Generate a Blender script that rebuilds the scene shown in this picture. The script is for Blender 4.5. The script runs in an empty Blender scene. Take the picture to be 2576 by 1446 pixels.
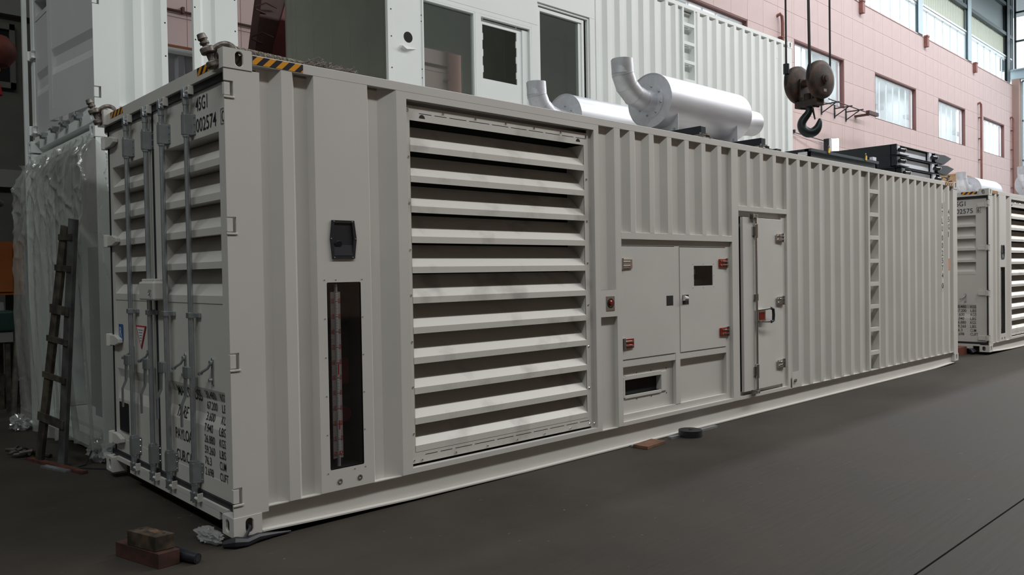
import bpy, bmesh, math, random
from mathutils import Vector, Matrix
random.seed(7)
SC = bpy.context.scene
COL = SC.collection
PI = math.pi
FZ = -0.05                                  # floor level (the castings are the zero)

# ------------------------------------------------------------------ camera
cam = bpy.data.cameras.new('camera'); camo = bpy.data.objects.new('camera', cam); COL.objects.link(camo)
YAW, PITCH, ROLL, FPX = 0.8222, -0.0184, -0.0166, 2003.26
_f = Vector((math.cos(PITCH)*math.cos(YAW), math.cos(PITCH)*math.sin(YAW), math.sin(PITCH)))
_r = Vector((math.sin(YAW), -math.cos(YAW), 0)); _u = _r.cross(_f)
_c, _s = math.cos(ROLL), math.sin(ROLL)
RR = _c*_r + _s*_u; UU = -_s*_r + _c*_u
M = Matrix((RR, UU, -_f)).transposed().to_4x4(); M.translation = Vector((-1.9659, -4.5643, 1.5449))
camo.matrix_world = M
cam.sensor_width = 36.0; cam.lens = 36.0*FPX/2576.0; cam.clip_end = 400
SC.camera = camo

# ------------------------------------------------------------------ light
SC.view_settings.view_transform = 'Standard'; SC.view_settings.look = 'None'
SC.view_settings.gamma = 1; SC.view_settings.use_curve_mapping = False
SC.view_settings.exposure = 0.0
w = bpy.data.worlds.new('world'); SC.world = w; w.use_nodes = True
bg = w.node_tree.nodes['Background']; bg.inputs['Color'].default_value = (0.86, 0.92, 1.0, 1); bg.inputs['Strength'].default_value = 2.6

def area(name, loc, sx, sy, power, color=(1, 1, 1), rot=(0, 0, 0)):
    l = bpy.data.lights.new(name, 'AREA'); l.shape = 'RECTANGLE'; l.size = sx; l.size_y = sy; l.energy = power; l.color = color
    o = bpy.data.objects.new(name, l); COL.objects.link(o); o.location = loc; o.rotation_euler = rot; return o
area('skylight_or_fill_strip', (-0.5, -6.3, 13.4), 18, 1.0, 930, (0.95, 0.99, 1.0))
area('skylight_or_fill_strip', (32.0, -6.3, 13.4), 46, 1.0, 6600, (1.0, 0.99, 0.975))
area('skylight_or_fill_strip', (-8.0, -1.0, 13.4), 1.0, 16, 570, (0.93, 1.0, 0.98))  # added cool fill for the door end and left side, not a real skylight
area('skylight_or_fill_strip', (34, 4.6, 16.0), 34, 1.0, 3300, (0.93, 0.97, 1.0))  # added overhead fill for the white containers and pink wall, not a real skylight

# ------------------------------------------------------------------ materials
MT = {}
def mat(name, col, rough=0.5, metal=0.0, noise=0.0, nscale=3.0, bump=0.0, bscale=40.0, col2=None, emit=None, spec=0.5, stretch=None, lo=0.4, hi=0.65):
    m = bpy.data.materials.new(name); m.use_nodes = True; MT[name] = m
    nt = m.node_tree; N = nt.nodes; L = nt.links; b = N['Principled BSDF']
    b.inputs['Base Color'].default_value = (*col, 1); b.inputs['Roughness'].default_value = rough
    b.inputs['Metallic'].default_value = metal; b.inputs['Specular IOR Level'].default_value = spec
    if emit: b.inputs['Emission Color'].default_value = (*col, 1); b.inputs['Emission Strength'].default_value = emit
    if noise or bump:
        tc = N.new('ShaderNodeTexCoord'); src = tc.outputs['Object']
        if stretch:
            mp = N.new('ShaderNodeMapping'); mp.inputs['Scale'].default_value = stretch; L.new(src, mp.inputs[0]); src = mp.outputs[0]
    if noise:
        n = N.new('ShaderNodeTexNoise'); n.inputs['Scale'].default_value = nscale; n.inputs['Detail'].default_value = 6
        L.new(src, n.inputs['Vector'])
        r = N.new('ShaderNodeValToRGB'); r.color_ramp.elements[0].position = lo; r.color_ramp.elements[1].position = hi
        c2 = col2 or tuple(c*(1-noise) for c in col)
        r.color_ramp.elements[0].color = (*c2, 1); r.color_ramp.elements[1].color = (*col, 1)
        L.new(n.outputs['Fac'], r.inputs[0]); L.new(r.outputs[0], b.inputs['Base Color'])
    if bump:
        n2 = N.new('ShaderNodeTexNoise'); n2.inputs['Scale'].default_value = bscale; n2.inputs['Detail'].default_value = 4
        L.new(src, n2.inputs['Vector'])
        bp = N.new('ShaderNodeBump'); bp.inputs['Strength'].default_value = bump; bp.inputs['Distance'].default_value = 0.01
        L.new(n2.outputs['Fac'], bp.inputs['Height']); L.new(bp.outputs[0], b.inputs['Normal'])
    return m
P_MAIN = mat('container_paint', (0.62, 0.595, 0.56), 0.42, noise=0.05, nscale=1.4, bump=0.025, bscale=90)
P_LOUV = mat('louvre_paint', (0.64, 0.612, 0.57), 0.42, noise=0.30, nscale=3.2, col2=(0.43, 0.40, 0.37), bump=0.05, bscale=80, lo=0.27, hi=0.45)
P_WHITE = mat('white_paint', (0.86, 0.90, 0.885), 0.42, noise=0.03, nscale=1.2)
P_DOORG = mat('stacked_door_paint', (0.60, 0.61, 0.61), 0.45, noise=0.05, nscale=1.5)
P_INNER = mat('interior_panel', (0.62, 0.62, 0.56), 0.6, noise=0.08, nscale=2)
GALV = mat('galvanised_steel', (0.47, 0.50, 0.52), 0.38, 0.8, noise=0.14, nscale=14)
SILV = mat('aluminium_paint', (0.66, 0.67, 0.71), 0.46, 0.62, noise=0.08, nscale=6, stretch=(0.4, 3, 3))
CHRO = mat('chrome', (0.62, 0.6, 0.58), 0.18, 1.0)
GASK = mat('rubber_gasket', (0.012, 0.013, 0.018), 0.5)
BLKP = mat('black_plastic', (0.012, 0.013, 0.018), 0.45)
BLKS = mat('black_steel', (0.012, 0.016, 0.022), 0.38, spec=0.5)
SHEEN = mat('galvanised_sheet', (0.84, 0.87, 0.95), 0.35, 0.15)
DARK = mat('dark_interior', (0.01, 0.01, 0.01), 0.8)
INK = mat('stencil_ink', (0.016, 0.018, 0.026), 0.5)
REDF = mat('red_film', (0.42, 0.06, 0.035), 0.22, 0.8)
REDP = mat('red_paint', (0.14, 0.012, 0.012), 0.5, noise=0.3)
REDC = mat('red_beam_paint', (0.075, 0.028, 0.022), 0.6, noise=0.3)
RUST = mat('rusty_brown_steel', (0.085, 0.042, 0.028), 0.62, 0.3, noise=0.5, nscale=9, col2=(0.028, 0.022, 0.019), bump=0.10)
HOOKM = mat('dark_hook_steel', (0.030, 0.042, 0.042), 0.42, 0.5, noise=0.4, nscale=8)
ROPE = mat('greasy_wire_rope', (0.016, 0.016, 0.018), 0.55)
SHAK = mat('worn_shackle_steel', (0.36, 0.32, 0.28), 0.5, 0.5, noise=0.6, nscale=25, col2=(0.10, 0.08, 0.07))
PINK = mat('pink_wall_paint', (0.61, 0.465, 0.45), 0.75, noise=0.10, nscale=0.55, bump=0.12, bscale=60)
PINKJ = mat('wall_joint_grout', (0.54, 0.42, 0.41), 0.9)
PIPEP = mat('pink_pipe_paint', (0.26, 0.10, 0.085), 0.6, noise=0.2)
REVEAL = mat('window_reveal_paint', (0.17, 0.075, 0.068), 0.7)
ALU = mat('aluminium_window_frame', (0.72, 0.75, 0.76), 0.4, 0.3)
STEELB = mat('pale_blue_steel', (0.42, 0.52, 0.56), 0.5)
STEELD = mat('dark_green_grey_steel', (0.075, 0.10, 0.11), 0.5)
CLAD = mat('corrugated_cladding', (0.62, 0.66, 0.56), 0.6)
CLADD = mat('upper_cladding', (0.28, 0.33, 0.34), 0.6)
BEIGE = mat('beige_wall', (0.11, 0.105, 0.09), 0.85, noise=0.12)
GREYW = mat('grey_hall_wall', (0.20, 0.20, 0.19), 0.9)
CEILM = mat('roof_sheeting', (0.22, 0.23, 0.23), 0.8)
ORNG = mat('orange_paint', (0.25, 0.065, 0.006), 0.5, noise=0.2)
GREEN = mat('green_machine_paint', (0.008, 0.035, 0.028), 0.5)
WOOD = mat('plywood', (0.52, 0.34, 0.19), 0.7, noise=0.2, nscale=8, stretch=(1, 8, 8))
LADM = mat('grimy_ladder_steel', (0.10, 0.085, 0.06), 0.6, 0.2, noise=0.5, nscale=10, col2=(0.035, 0.03, 0.028))
LADB = mat('bare_ladder_steel', (0.14, 0.145, 0.14), 0.5, 0.4, noise=0.5, nscale=6)
REDBLK = mat('reddish_block', (0.075, 0.028, 0.020), 0.7, noise=0.5, nscale=12)
BRNBLK = mat('steel_block_oxidised', (0.14, 0.10, 0.07), 0.5, 0.4, noise=0.7, nscale=10, col2=(0.04, 0.032, 0.026))
COPPER = mat('polished_patch', (0.55, 0.33, 0.22), 0.4, 0.8, noise=0.5, nscale=30)
BROWNW = mat('brown_board', (0.20, 0.095, 0.055), 0.7, noise=0.4, nscale=10)
BLUS = mat('blue_sticker', (0.03, 0.10, 0.30), 0.5)
REDS = mat('red_sticker', (0.45, 0.03, 0.04), 0.5)
WHTS = mat('white_sticker', (0.66, 0.66, 0.66), 0.5)
ORGS = mat('orange_sticker', (0.72, 0.22, 0.04), 0.5)
YELT = mat('yellow_buckle', (0.85, 0.55, 0.05), 0.5)
STRIP = mat('gauge_scale_plate', (0.42, 0.36, 0.33), 0.5)
RODE = mat('rope_fibre', (0.34, 0.31, 0.25), 0.9, noise=0.6, nscale=60, col2=(0.12, 0.10, 0.08))
MOPF = mat('frayed_fibre', (0.22, 0.19, 0.17), 0.95)
LAMP = mat('lamp_glass_lit', (1, 1, 1), 0.4, emit=5)
LANT = mat('lantern_silk', (0.16, 0.03, 0.012), 0.6, noise=0.5, nscale=4, col2=(0.07, 0.01, 0.008))
TASS = mat('red_tassel', (0.40, 0.012, 0.012), 0.8)
REDG = mat('red_engine_paint', (0.10, 0.008, 0.008), 0.6)

def glassmat(name, tint, transp, rough=0.05, diff=0.0, dcol=(0.8, 0.8, 0.8), gcol=(1, 1, 1)):
    m = bpy.data.materials.new(name); m.use_nodes = True; nt = m.node_tree; N = nt.nodes; L = nt.links
    N.remove(N['Principled BSDF']); out = N['Material Output']
    t = N.new('ShaderNodeBsdfTransparent'); t.inputs[0].default_value = (*tint, 1)
    g = N.new('ShaderNodeBsdfGlossy'); g.inputs['Roughness'].default_value = rough; g.inputs[0].default_value = (*gcol, 1)
    a = N.new('ShaderNodeMixShader'); a.inputs[0].default_value = 1-transp; L.new(t.outputs[0], a.inputs[1]); L.new(g.outputs[0], a.inputs[2])
    last = a
    if diff:
        d = N.new('ShaderNodeBsdfDiffuse'); d.inputs[0].default_value = (*dcol, 1)
        c = N.new('ShaderNodeMixShader'); c.inputs[0].default_value = diff; L.new(a.outputs[0], c.inputs[1]); L.new(d.outputs[0], c.inputs[2]); last = c
    L.new(last.outputs[0], out.inputs[0]); return m
GLASS = glassmat('window_glass', (0.93, 0.96, 0.95), 0.90)
GLASSD = glassmat('tinted_cabin_glass', (0.80, 0.84, 0.82), 0.88, 0.05, 0.07, (0.55, 0.62, 0.60))  # grey diffuse share is painted haze that brightens the unlit cabin interior
GLASSF = glassmat('hazy_daylight_glass', (0.95, 0.97, 0.98), 0.92, 0.1, 0.06, (0.8, 0.85, 0.88))
FILM = glassmat('plastic_film', (0.90, 0.92, 0.91), 0.78, 0.14, 0.26, (0.64, 0.64, 0.61))
def film_bump(m):
    N = m.node_tree.nodes; L = m.node_tree.links
    tc = N.new('ShaderNodeTexCoord'); n = N.new('ShaderNodeTexNoise'); n.inputs['Scale'].default_value = 9; n.inputs['Detail'].default_value = 5
    mp = N.new('ShaderNodeMapping'); mp.inputs['Scale'].default_value = (1, 1.6, 0.45); L.new(tc.outputs['Object'], mp.inputs[0]); L.new(mp.outputs[0], n.inputs['Vector'])
    b = N.new('ShaderNodeBump'); b.inputs['Strength'].default_value = 0.9; b.inputs['Distance'].default_value = 0.03; L.new(n.outputs['Fac'], b.inputs['Height'])
    for g in N:
        if g.type == 'BSDF_GLOSSY': L.new(b.outputs[0], g.inputs['Normal'])
film_bump(FILM)
FILMW = glassmat('crumpled_clear_bag', (0.9, 0.9, 0.9), 0.8, 0.15, 0.35, (0.5, 0.5, 0.5))

def stripe_mat():
    m = bpy.data.materials.new('hazard_stripes'); m.use_nodes = True; nt = m.node_tree; N = nt.nodes; L = nt.links; b = N['Principled BSDF']
    tc = N.new('ShaderNodeTexCoord'); sp = N.new('ShaderNodeSeparateXYZ'); L.new(tc.outputs['Object'], sp.inputs[0])
    def mth(op, a, b_=None, v=None):
        n = N.new('ShaderNodeMath'); n.operation = op; L.new(a, n.inputs[0])
        if b_ is not None: L.new(b_, n.inputs[1])
        if v is not None: n.inputs[1].default_value = v
        return n.outputs[0]
    s = mth('SUBTRACT', sp.outputs[0], sp.outputs[1]); s = mth('SUBTRACT', s, sp.outputs[2]); s = mth('MULTIPLY', s, v=1/0.0835)
    s = mth('ADD', s, v=100.36); s = mth('FRACT', s); s = mth('GREATER_THAN', s, v=0.5)
    mx = N.new('ShaderNodeMix'); mx.data_type = 'RGBA'; L.new(s, mx.inputs[0])
    mx.inputs[6].default_value = (0.012, 0.013, 0.02, 1); mx.inputs[7].default_value = (0.72, 0.30, 0.015, 1)
    L.new(mx.outputs[2], b.inputs['Base Color']); b.inputs['Roughness'].default_value = 0.4; return m
HAZ = stripe_mat()

def floor_mat():
    m = bpy.data.materials.new('dark_concrete'); m.use_nodes = True; nt = m.node_tree; N = nt.nodes; L = nt.links; b = N['Principled BSDF']
    tc = N.new('ShaderNodeTexCoord')
    n = N.new('ShaderNodeTexNoise'); n.inputs['Scale'].default_value = 0.55; n.inputs['Detail'].default_value = 8; n.inputs['Roughness'].default_value = 0.6
    L.new(tc.outputs['Object'], n.inputs['Vector'])
    r = N.new('ShaderNodeValToRGB'); r.color_ramp.elements[0].position = 0.33; r.color_ramp.elements[1].position = 0.68
    r.color_ramp.elements[0].color = (0.032, 0.0275, 0.0225, 1); r.color_ramp.elements[1].color = (0.058, 0.049, 0.040, 1); L.new(n.outputs['Fac'], r.inputs[0])
    # small pale specks and scuffs
    n3 = N.new('ShaderNodeTexNoise'); n3.inputs['Scale'].default_value = 22; n3.inputs['Detail'].default_value = 3; L.new(tc.outputs['Object'], n3.inputs['Vector'])
    r3 = N.new('ShaderNodeValToRGB'); r3.color_ramp.elements[0].position = 0.72; r3.color_ramp.elements[1].position = 0.78
    r3.color_ramp.elements[0].color = (0, 0, 0, 1); r3.color_ramp.elements[1].color = (0.10, 0.095, 0.085, 1); L.new(n3.outputs['Fac'], r3.inputs[0])
    ad = N.new('ShaderNodeMix'); ad.data_type = 'RGBA'; ad.blend_type = 'ADD'; ad.inputs[0].default_value = 1
    L.new(r.outputs[0], ad.inputs[6]); L.new(r3.outputs[0], ad.inputs[7]); L.new(ad.outputs[2], b.inputs['Base Color'])
    mp = N.new('ShaderNodeMapping'); mp.inputs['Scale'].default_value = (0.6, 9, 1); mp.inputs['Rotation'].default_value = (0, 0, 0.12); L.new(tc.outputs['Object'], mp.inputs[0])
    n2 = N.new('ShaderNodeTexNoise'); n2.inputs['Scale'].default_value = 3; n2.inputs['Detail'].default_value = 5; L.new(mp.outputs[0], n2.inputs['Vector'])
    bp = N.new('ShaderNodeBump'); bp.inputs['Strength'].default_value = 0.35; bp.inputs['Distance'].default_value = 0.01
    L.new(n2.outputs['Fac'], bp.inputs['Height']); L.new(bp.outputs[0], b.inputs['Normal'])
    rr = N.new('ShaderNodeMapRange'); rr.inputs[3].default_value = 0.55; rr.inputs[4].default_value = 0.85; L.new(n.outputs['Fac'], rr.inputs[0]); L.new(rr.outputs[0], b.inputs['Roughness'])
    b.inputs['Specular IOR Level'].default_value = 0.22
    return m
FLOORM = floor_mat()

# ------------------------------------------------------------------ helpers
class MB:
    def __init__(s): s.v = []; s.f = []
    def add(s, vs, fs):
        n = len(s.v); s.v += [tuple(v) for v in vs]; s.f += [tuple(i+n for i in f) for f in fs]; return s
    def box(s, x0, x1, y0, y1, z0, z1, T=None):
        vs = [Vector((x, y, z)) for z in (z0, z1) for y in (y0, y1) for x in (x0, x1)]
        if T: vs = [T @ v for v in vs]
        return s.add(vs, [(0, 2, 3, 1), (4, 5, 7, 6), (0, 1, 5, 4), (2, 6, 7, 3), (0, 4, 6, 2), (1, 3, 7, 5)])
    def quad(s, a, b, c, d): return s.add([a, b, c, d], [(0, 1, 2, 3)])
    def prism(s, pts, axis, a0, a1, T=None):        # closed 2d profile extruded along an axis
        n = len(pts); vs = []
        for a in (a0, a1):
            for p, q in pts:
                v = {'x': (a, p, q), 'y': (p, a, q), 'z': (p, q, a)}[axis]; v = Vector(v); vs.append(T @ v if T else v)
        return s.add(vs, [tuple(range(n))[::-1], tuple(range(n, 2*n))] + [(i, (i+1) % n, n+(i+1) % n, n+i) for i in range(n)])
    def ring(s, p0, p1, r0, r1=None, n=16, caps=True):
        p0 = Vector(p0); p1 = Vector(p1); r1 = r0 if r1 is None else r1
        d = (p1-p0).normalized(); a = d.orthogonal().normalized(); b = d.cross(a)
        vs = [p+r*(math.cos(2*PI*i/n)*a+math.sin(2*PI*i/n)*b) for p, r in ((p0, r0), (p1, r1)) for i in range(n)]
        fs = [(i, (i+1) % n, n+(i+1) % n, n+i) for i in range(n)]
        if caps: fs += [tuple(range(n))[::-1], tuple(range(n, 2*n))]
        return s.add(vs, fs)
    def tube(s, pts, r, n=10, caps=True):
        pts = [Vector(p) for p in pts]; R = r if isinstance(r, (list, tuple)) else [r]*len(pts)
        t0 = (pts[1]-pts[0]).normalized(); a = t0.orthogonal().normalized(); vs = []
        for i, p in enumerate(pts):
            t = ((pts[min(i+1, len(pts)-1)]-pts[max(i-1, 0)])).normalized()
            a = (a-t*a.dot(t)).normalized(); b = t.cross(a)
            vs += [p+R[i]*(math.cos(2*PI*k/n)*a+math.sin(2*PI*k/n)*b) for k in range(n)]
        fs = [(j*n+k, j*n+(k+1) % n, (j+1)*n+(k+1) % n, (j+1)*n+k) for j in range(len(pts)-1) for k in range(n)]
        if caps: fs += [tuple(range(n))[::-1], tuple(range((len(pts)-1)*n, len(pts)*n))]
        return s.add(vs, fs)
    def lathe(s, prof, c, axis, n=32):               # prof: (r, t) along axis from c
        c = Vector(c); d = Vector(axis).normalized(); a = d.orthogonal().normalized(); b = d.cross(a); vs = []
        for r, t in prof: vs += [c+d*t+max(r, 1e-4)*(math.cos(2*PI*k/n)*a+math.sin(2*PI*k/n)*b) for k in range(n)]
        return s.add(vs, [(j*n+k, j*n+(k+1) % n, (j+1)*n+(k+1) % n, (j+1)*n+k) for j in range(len(prof)-1) for k in range(n)])
    def build(s, name, m, parent=None, smooth=False, bevel=0.0, angle=35, loc=None):
        me = bpy.data.meshes.new(name); me.from_pydata(s.v, [], s.f); me.update()
        bm = bmesh.new(); bm.from_mesh(me)
        bmesh.ops.recalc_face_normals(bm, faces=bm.faces); bm.to_mesh(me); bm.free()
        me.materials.append(m)
        if smooth:
            for p in me.polygons: p.use_smooth = True
            try: me.set_sharp_from_angle(angle=math.radians(angle))
            except Exception: pass
        o = bpy.data.objects.new(name, me); COL.objects.link(o)
        if parent: o.parent = parent
        if loc: o.location = loc
        if bevel:
            b = o.modifiers.new('bevel', 'BEVEL'); b.width = bevel; b.segments = 2; b.limit_method = 'ANGLE'; b.angle_limit = math.radians(50)
            b.harden_normals = False
        return o
def B(*a, T=None): return MB().box(*a, T=T)
def thing(name, label, cat, loc=(0, 0, 0), rz=0, group=None):
    o = bpy.data.objects.new(name, None); COL.objects.link(o); o.empty_display_size = 0.2
    o.location = loc; o.rotation_euler = (0, 0, rz); o['label'] = label; o['category'] = cat
    if group: o['group'] = group
    return o
def tag(o, label, cat, group=None):
    o['label'] = label; o['category'] = cat
    if group: o['group'] = group
    return o
def struct(o): o['kind'] = 'structure'; return o
def stuff(o): o['kind'] = 'stuff'; return o
KIDS = {}
def copy_tree(o, parent=None, skip=()):
    c = o.copy(); COL.objects.link(c); c.parent = parent
    for ch in [x for x in bpy.data.objects if x.parent == o]:
        if ch.name.split('.')[0] in skip or ch in skip: continue
        copy_tree(ch, c, skip)
    return c
def Tm(loc, rx=0, ry=0, rz=0):
    return Matrix.Translation(loc) @ Matrix.Rotation(rz, 4, 'Z') @ Matrix.Rotation(ry, 4, 'Y') @ Matrix.Rotation(rx, 4, 'X')
def text_mesh(s, size, sx=0.62, bold=0.0):
    cu = bpy.data.curves.new('t', 'FONT'); cu.body = s; cu.size = size; cu.resolution_u = 3; cu.offset = bold
    ob = bpy.data.objects.new('t', cu); COL.objects.link(ob)
    bpy.context.view_layer.update()
    me = bpy.data.meshes.new_from_object(ob.evaluated_get(bpy.context.evaluated_depsgraph_get()))
    vs = [Vector((v.co.x*sx, v.co.y)) for v in me.vertices]; fs = [tuple(p.vertices) for p in me.polygons]
    COL.objects.unlink(ob); bpy.data.objects.remove(ob); bpy.data.curves.remove(cu)
    return vs, fs
def text_fit(mb, s, fn, width=None, height=None, bold=0.0, sx=0.62):
    """text whose lower left is (0,0); fn maps (u, v) in metres to a 3d point"""
    vs, fs = text_mesh(s, 1.0, sx, bold)
    x0 = min(v.x for v in vs); x1 = max(v.x for v in vs); y0 = min(v.y for v in vs); y1 = max(v.y for v in vs)
    kx = (width/(x1-x0)) if width else None; ky = height/(y1-y0) if height else kx
    if kx is None: kx = ky
    mb.add([fn((v.x-x0)*kx, (v.y-y0)*ky) for v in vs], fs)

def bolt_heads(pts, r, axis, m, parent, name='screws', h=0.004):
    mb = MB(); ax = Vector(axis)
    for p in pts: mb.ring(Vector(p), Vector(p)+ax*h, r, r*0.6, n=7)
    return stuff(mb.build(name, m, parent))

# ------------------------------------------------------------------ container pieces (local frame: door end x=0, long side y=0)
LEN, WID, HGT = 12.192, 2.438, 2.896
def casting_mesh(sx, sy):
    """corner casting with slotted holes in the end, side and top; sx, sy = -1/1 outward signs"""
    lx, ly, lz = 0.178, 0.162, 0.118; mb = MB()
    def slot(w, h, n=20):
        r = min(w, h)/2; pts = []
        for i in range(n):
            t = 2*PI*(i+0.5)/n; c, s_ = math.cos(t), math.sin(t)
            pts.append((r*c+(w/2-r)*(1 if c > 0 else -1), r*s_+(h/2-r)*(1 if s_ > 0 else -1)))
        return pts
    def holed(o, eu, ev, en, U, V, cu, cv, w, h):
        o, eu, ev, en = map(Vector, (o, eu, ev, en)); n = 20; hp = slot(w, h, n); vs = []
        for p, q in hp: vs.append(o+eu*(cu+p)+ev*(cv+q))
        for i in range(n):                    # project to the rectangle border
            p, q = math.cos(2*PI*(i+0.5)/n), math.sin(2*PI*(i+0.5)/n); k = 1e9
            if p > 0: k = min(k, (U-cu)/p)
            if p < 0: k = min(k, -cu/p)
            if q > 0: k = min(k, (V-cv)/q)
            if q < 0: k = min(k, -cv/q)
            vs.append(o+eu*(cu+p*k)+ev*(cv+q*k))
        for p, q in hp: vs.append(o+eu*(cu+p)+ev*(cv+q)-en*0.014)
        fs = [(i, (i+1) % n, n+(i+1) % n, n+i) for i in range(n)]+[(i, 2*n+i, 2*n+(i+1) % n, (i+1) % n) for i in range(n)]
        def side(i):
            q = vs[n+i]-o; uu, vv = q.dot(eu), q.dot(ev); e_ = 1e-5
            return ('u', 0) if uu < e_ else ('u', U) if uu > U-e_ else ('v', 0) if vv < e_ else ('v', V)
        for k in range(n):
            s1, s2 = side(k), side((k+1) % n)
            if s1 != s2 and s1[0] != s2[0]:
                uu = s1[1] if s1[0] == 'u' else s2[1]; vv = s1[1] if s1[0] == 'v' else s2[1]
                vs.append(o+eu*uu+ev*vv); fs.append((n+k, len(vs)-1, n+(k+1) % n))
        mb.add(vs, fs)
    X0 = 0 if sx < 0 else -lx; Y0 = 0 if sy < 0 else -ly
    X1, Y1 = X0+lx, Y0+ly
    ex = 0 if sx < 0 else 0
    px = X0 if sx < 0 else X1; py = Y0 if sy < 0 else Y1
    holed((px, Y0, 0), (0, 1, 0), (0, 0, 1), (sx, 0, 0), ly, lz, ly*0.5+0.01*(-sy), lz*0.5, 0.054, 0.078)
    holed((X0, py, 0), (1, 0, 0), (0, 0, 1), (0, sy, 0), lx, lz, lx*0.55, lz*0.5, 0.048, 0.088)
    qx = X1 if sx < 0 else X0; qy = Y1 if sy < 0 else Y0
    mb.quad((qx, Y0, 0), (qx, Y1, 0), (qx, Y1, lz), (qx, Y0, lz)); mb.quad((X0, qy, 0), (X1, qy, 0), (X1, qy, lz), (X0, qy, lz))
    mb.quad((X0, Y0, 0), (X1, Y0, 0), (X1, Y1, 0), (X0, Y1, 0)); holed((X0, Y0, lz), (1, 0, 0), (0, 1, 0), (0, 0, 1), lx, ly, lx/2, ly/2, 0.11, 0.06)
    return mb
CAST = {}
def casting(sx, sy, loc, m, parent):
    k = (sx, sy, m.name)
    if k not in CAST:
        o = casting_mesh(sx, sy).build('corner_casting', m, parent, bevel=0.0035); CAST[k] = o
    else:
        o = CAST[k].copy(); COL.objects.link(o); o.parent = parent
    o.location = (loc[0]+0.004*sx, loc[1]+0.004*sy, loc[2]); return o

def corr_profile(x0, x1, ridges, d=0.041):
    """deep start, ridges given by their right outer edge"""
    p = [(x0, d)]
    for r in ridges: p += [(r-0.138, d), (r-0.070, 0), (r, 0), (r+0.060, d)]
    p = [q for q in p if x0 <= q[0] < x1]; p.append((x1, d)); return p
def sheet(prof, z0, z1, name, m, parent, y=0.0, t=0.003):
    pts = [(a, b+y) for a, b in prof]; back = [(a, b+y+t) for a, b in reversed(prof)]
    return MB().prism(pts+back, 'z', z0, z1).build(name, m, parent)

def frame(root, m, FZ=FZ):
    for z, zz in ((0, 0), (HGT-0.118, 1)):
        for sx, x in ((-1, 0), (1, LEN)):
            for sy, y in ((-1, 0), (1, WID)): casting(sx, sy, (x, y, z), m, root)
    B(0.178, LEN-0.178, 0.0, 0.06, 2.815, 2.878).build('top_side_rail', m, root, bevel=0.003)
    B(0.178, LEN-0.178, WID-0.06, WID, 2.815, 2.878).build('top_side_rail', m, root)
    B(0.05, LEN-0.05, 0.05, WID-0.05, 2.80, 2.868).build('roof', m, root)
    B(0.16, LEN-0.05, 0.06, WID-0.05, 0.10, 0.15).build('floor_deck', m, root)
    B(LEN-0.14, LEN-0.02, 0.162, WID-0.162, 2.775, 2.862).build('end_header', m, root)
    B(LEN-0.14, LEN-0.02, 0.162, WID-0.162, 0.03, 0.13).build('end_sill', m, root)
    # bottom rail: web set back under the wall, toe flange sticking out again
    prof = [(0.0, FZ+0.012), (0.0, FZ+0.002), (0.12, FZ+0.002), (0.12, 0.152), (0.0, 0.152), (0.0, 0.158-0.0), (0.05, 0.146), (0.05, FZ+0.012)]
    prof = [(0.0, FZ+0.004), (0.10, FZ+0.004), (0.10, 0.150), (0.004, 0.150), (0.004, 0.144), (0.044, 0.142), (0.044, FZ+0.014), (0.0, FZ+0.014)]
    def rail(yf, sgn):
        mb = MB(); xs = [(0.18, 0.045), (0.60, 0.030), (1.3, 0.012), (2.4, 0.002), (11.2, 0.0), (LEN-0.18, 0.02)]
        n = len(prof); vs = []
        for x, lift in xs:
            for q, z in prof: vs.append((x, yf+sgn*q, z+(lift if z < 0.1 else 0)))
        fs = [(j*n+i, j*n+(i+1) % n, (j+1)*n+(i+1) % n, (j+1)*n+i) for j in range(len(xs)-1) for i in range(n)]
        fs += [tuple(range(n))[::-1], tuple(range((len(xs)-1)*n, len(xs)*n))]
        return mb.add(vs, fs).build('bottom_side_rail', m, root)
    rail(0.0, 1); rail(WID, -1)

def posts(root, m, notch=True):
    # near door post with hinge notches in its side plate
    zs = [(2.657, 0.046), (1.855, 0.048), (1.048, 0.050), (0.246, 0.050)]
    mb = MB(); z = 0.118
    for zc, hh in sorted(zs):
        mb.box(0.0, 0.22, 0.0, 0.012, z, zc-hh); z = zc+hh
    mb.box(0.0, 0.22, 0.0, 0.012, z, HGT-0.118)
    for zc, hh in zs: mb.box(0.055, 0.22, 0.0, 0.012, zc-hh, zc+hh)
    mb.box(0.105, 0.22, 0.012, 0.10, 0.118, HGT-0.118)
    o = mb.build('corner_post', m, root)
    for zc, hh in zs:
        B(0.0, 0.036, 0.002, 0.030, zc-hh+0.008, zc+hh-0.010).build('hinge_lug', m, o, bevel=0.002)
        B(-0.004, 0.062, -0.006, 0.004, zc-hh-0.010, zc-hh+0.002).build('hinge_lug', m, o, bevel=0.002)
    B(0.07, 0.22, WID-0.055, WID, 0.118, HGT-0.118).build('corner_post', m, root)
    B(LEN-0.192, LEN-0.004, 0.0, 0.10, 0.118, HGT-0.118).build('corner_post', m, root, bevel=0.004)
    B(LEN-0.15, LEN-0.02, WID-0.10, WID, 0.118, HGT-0.118).build('corner_post', m, root)
    B(LEN-0.06, LEN-0.03, 0.10, WID-0.10, 0.118, 2.78).build('end_wall', m, root)
    B(0.2, LEN-0.1, WID-0.04, WID-0.01, 0.14, 2.82).build('far_side_wall', m, root)

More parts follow.
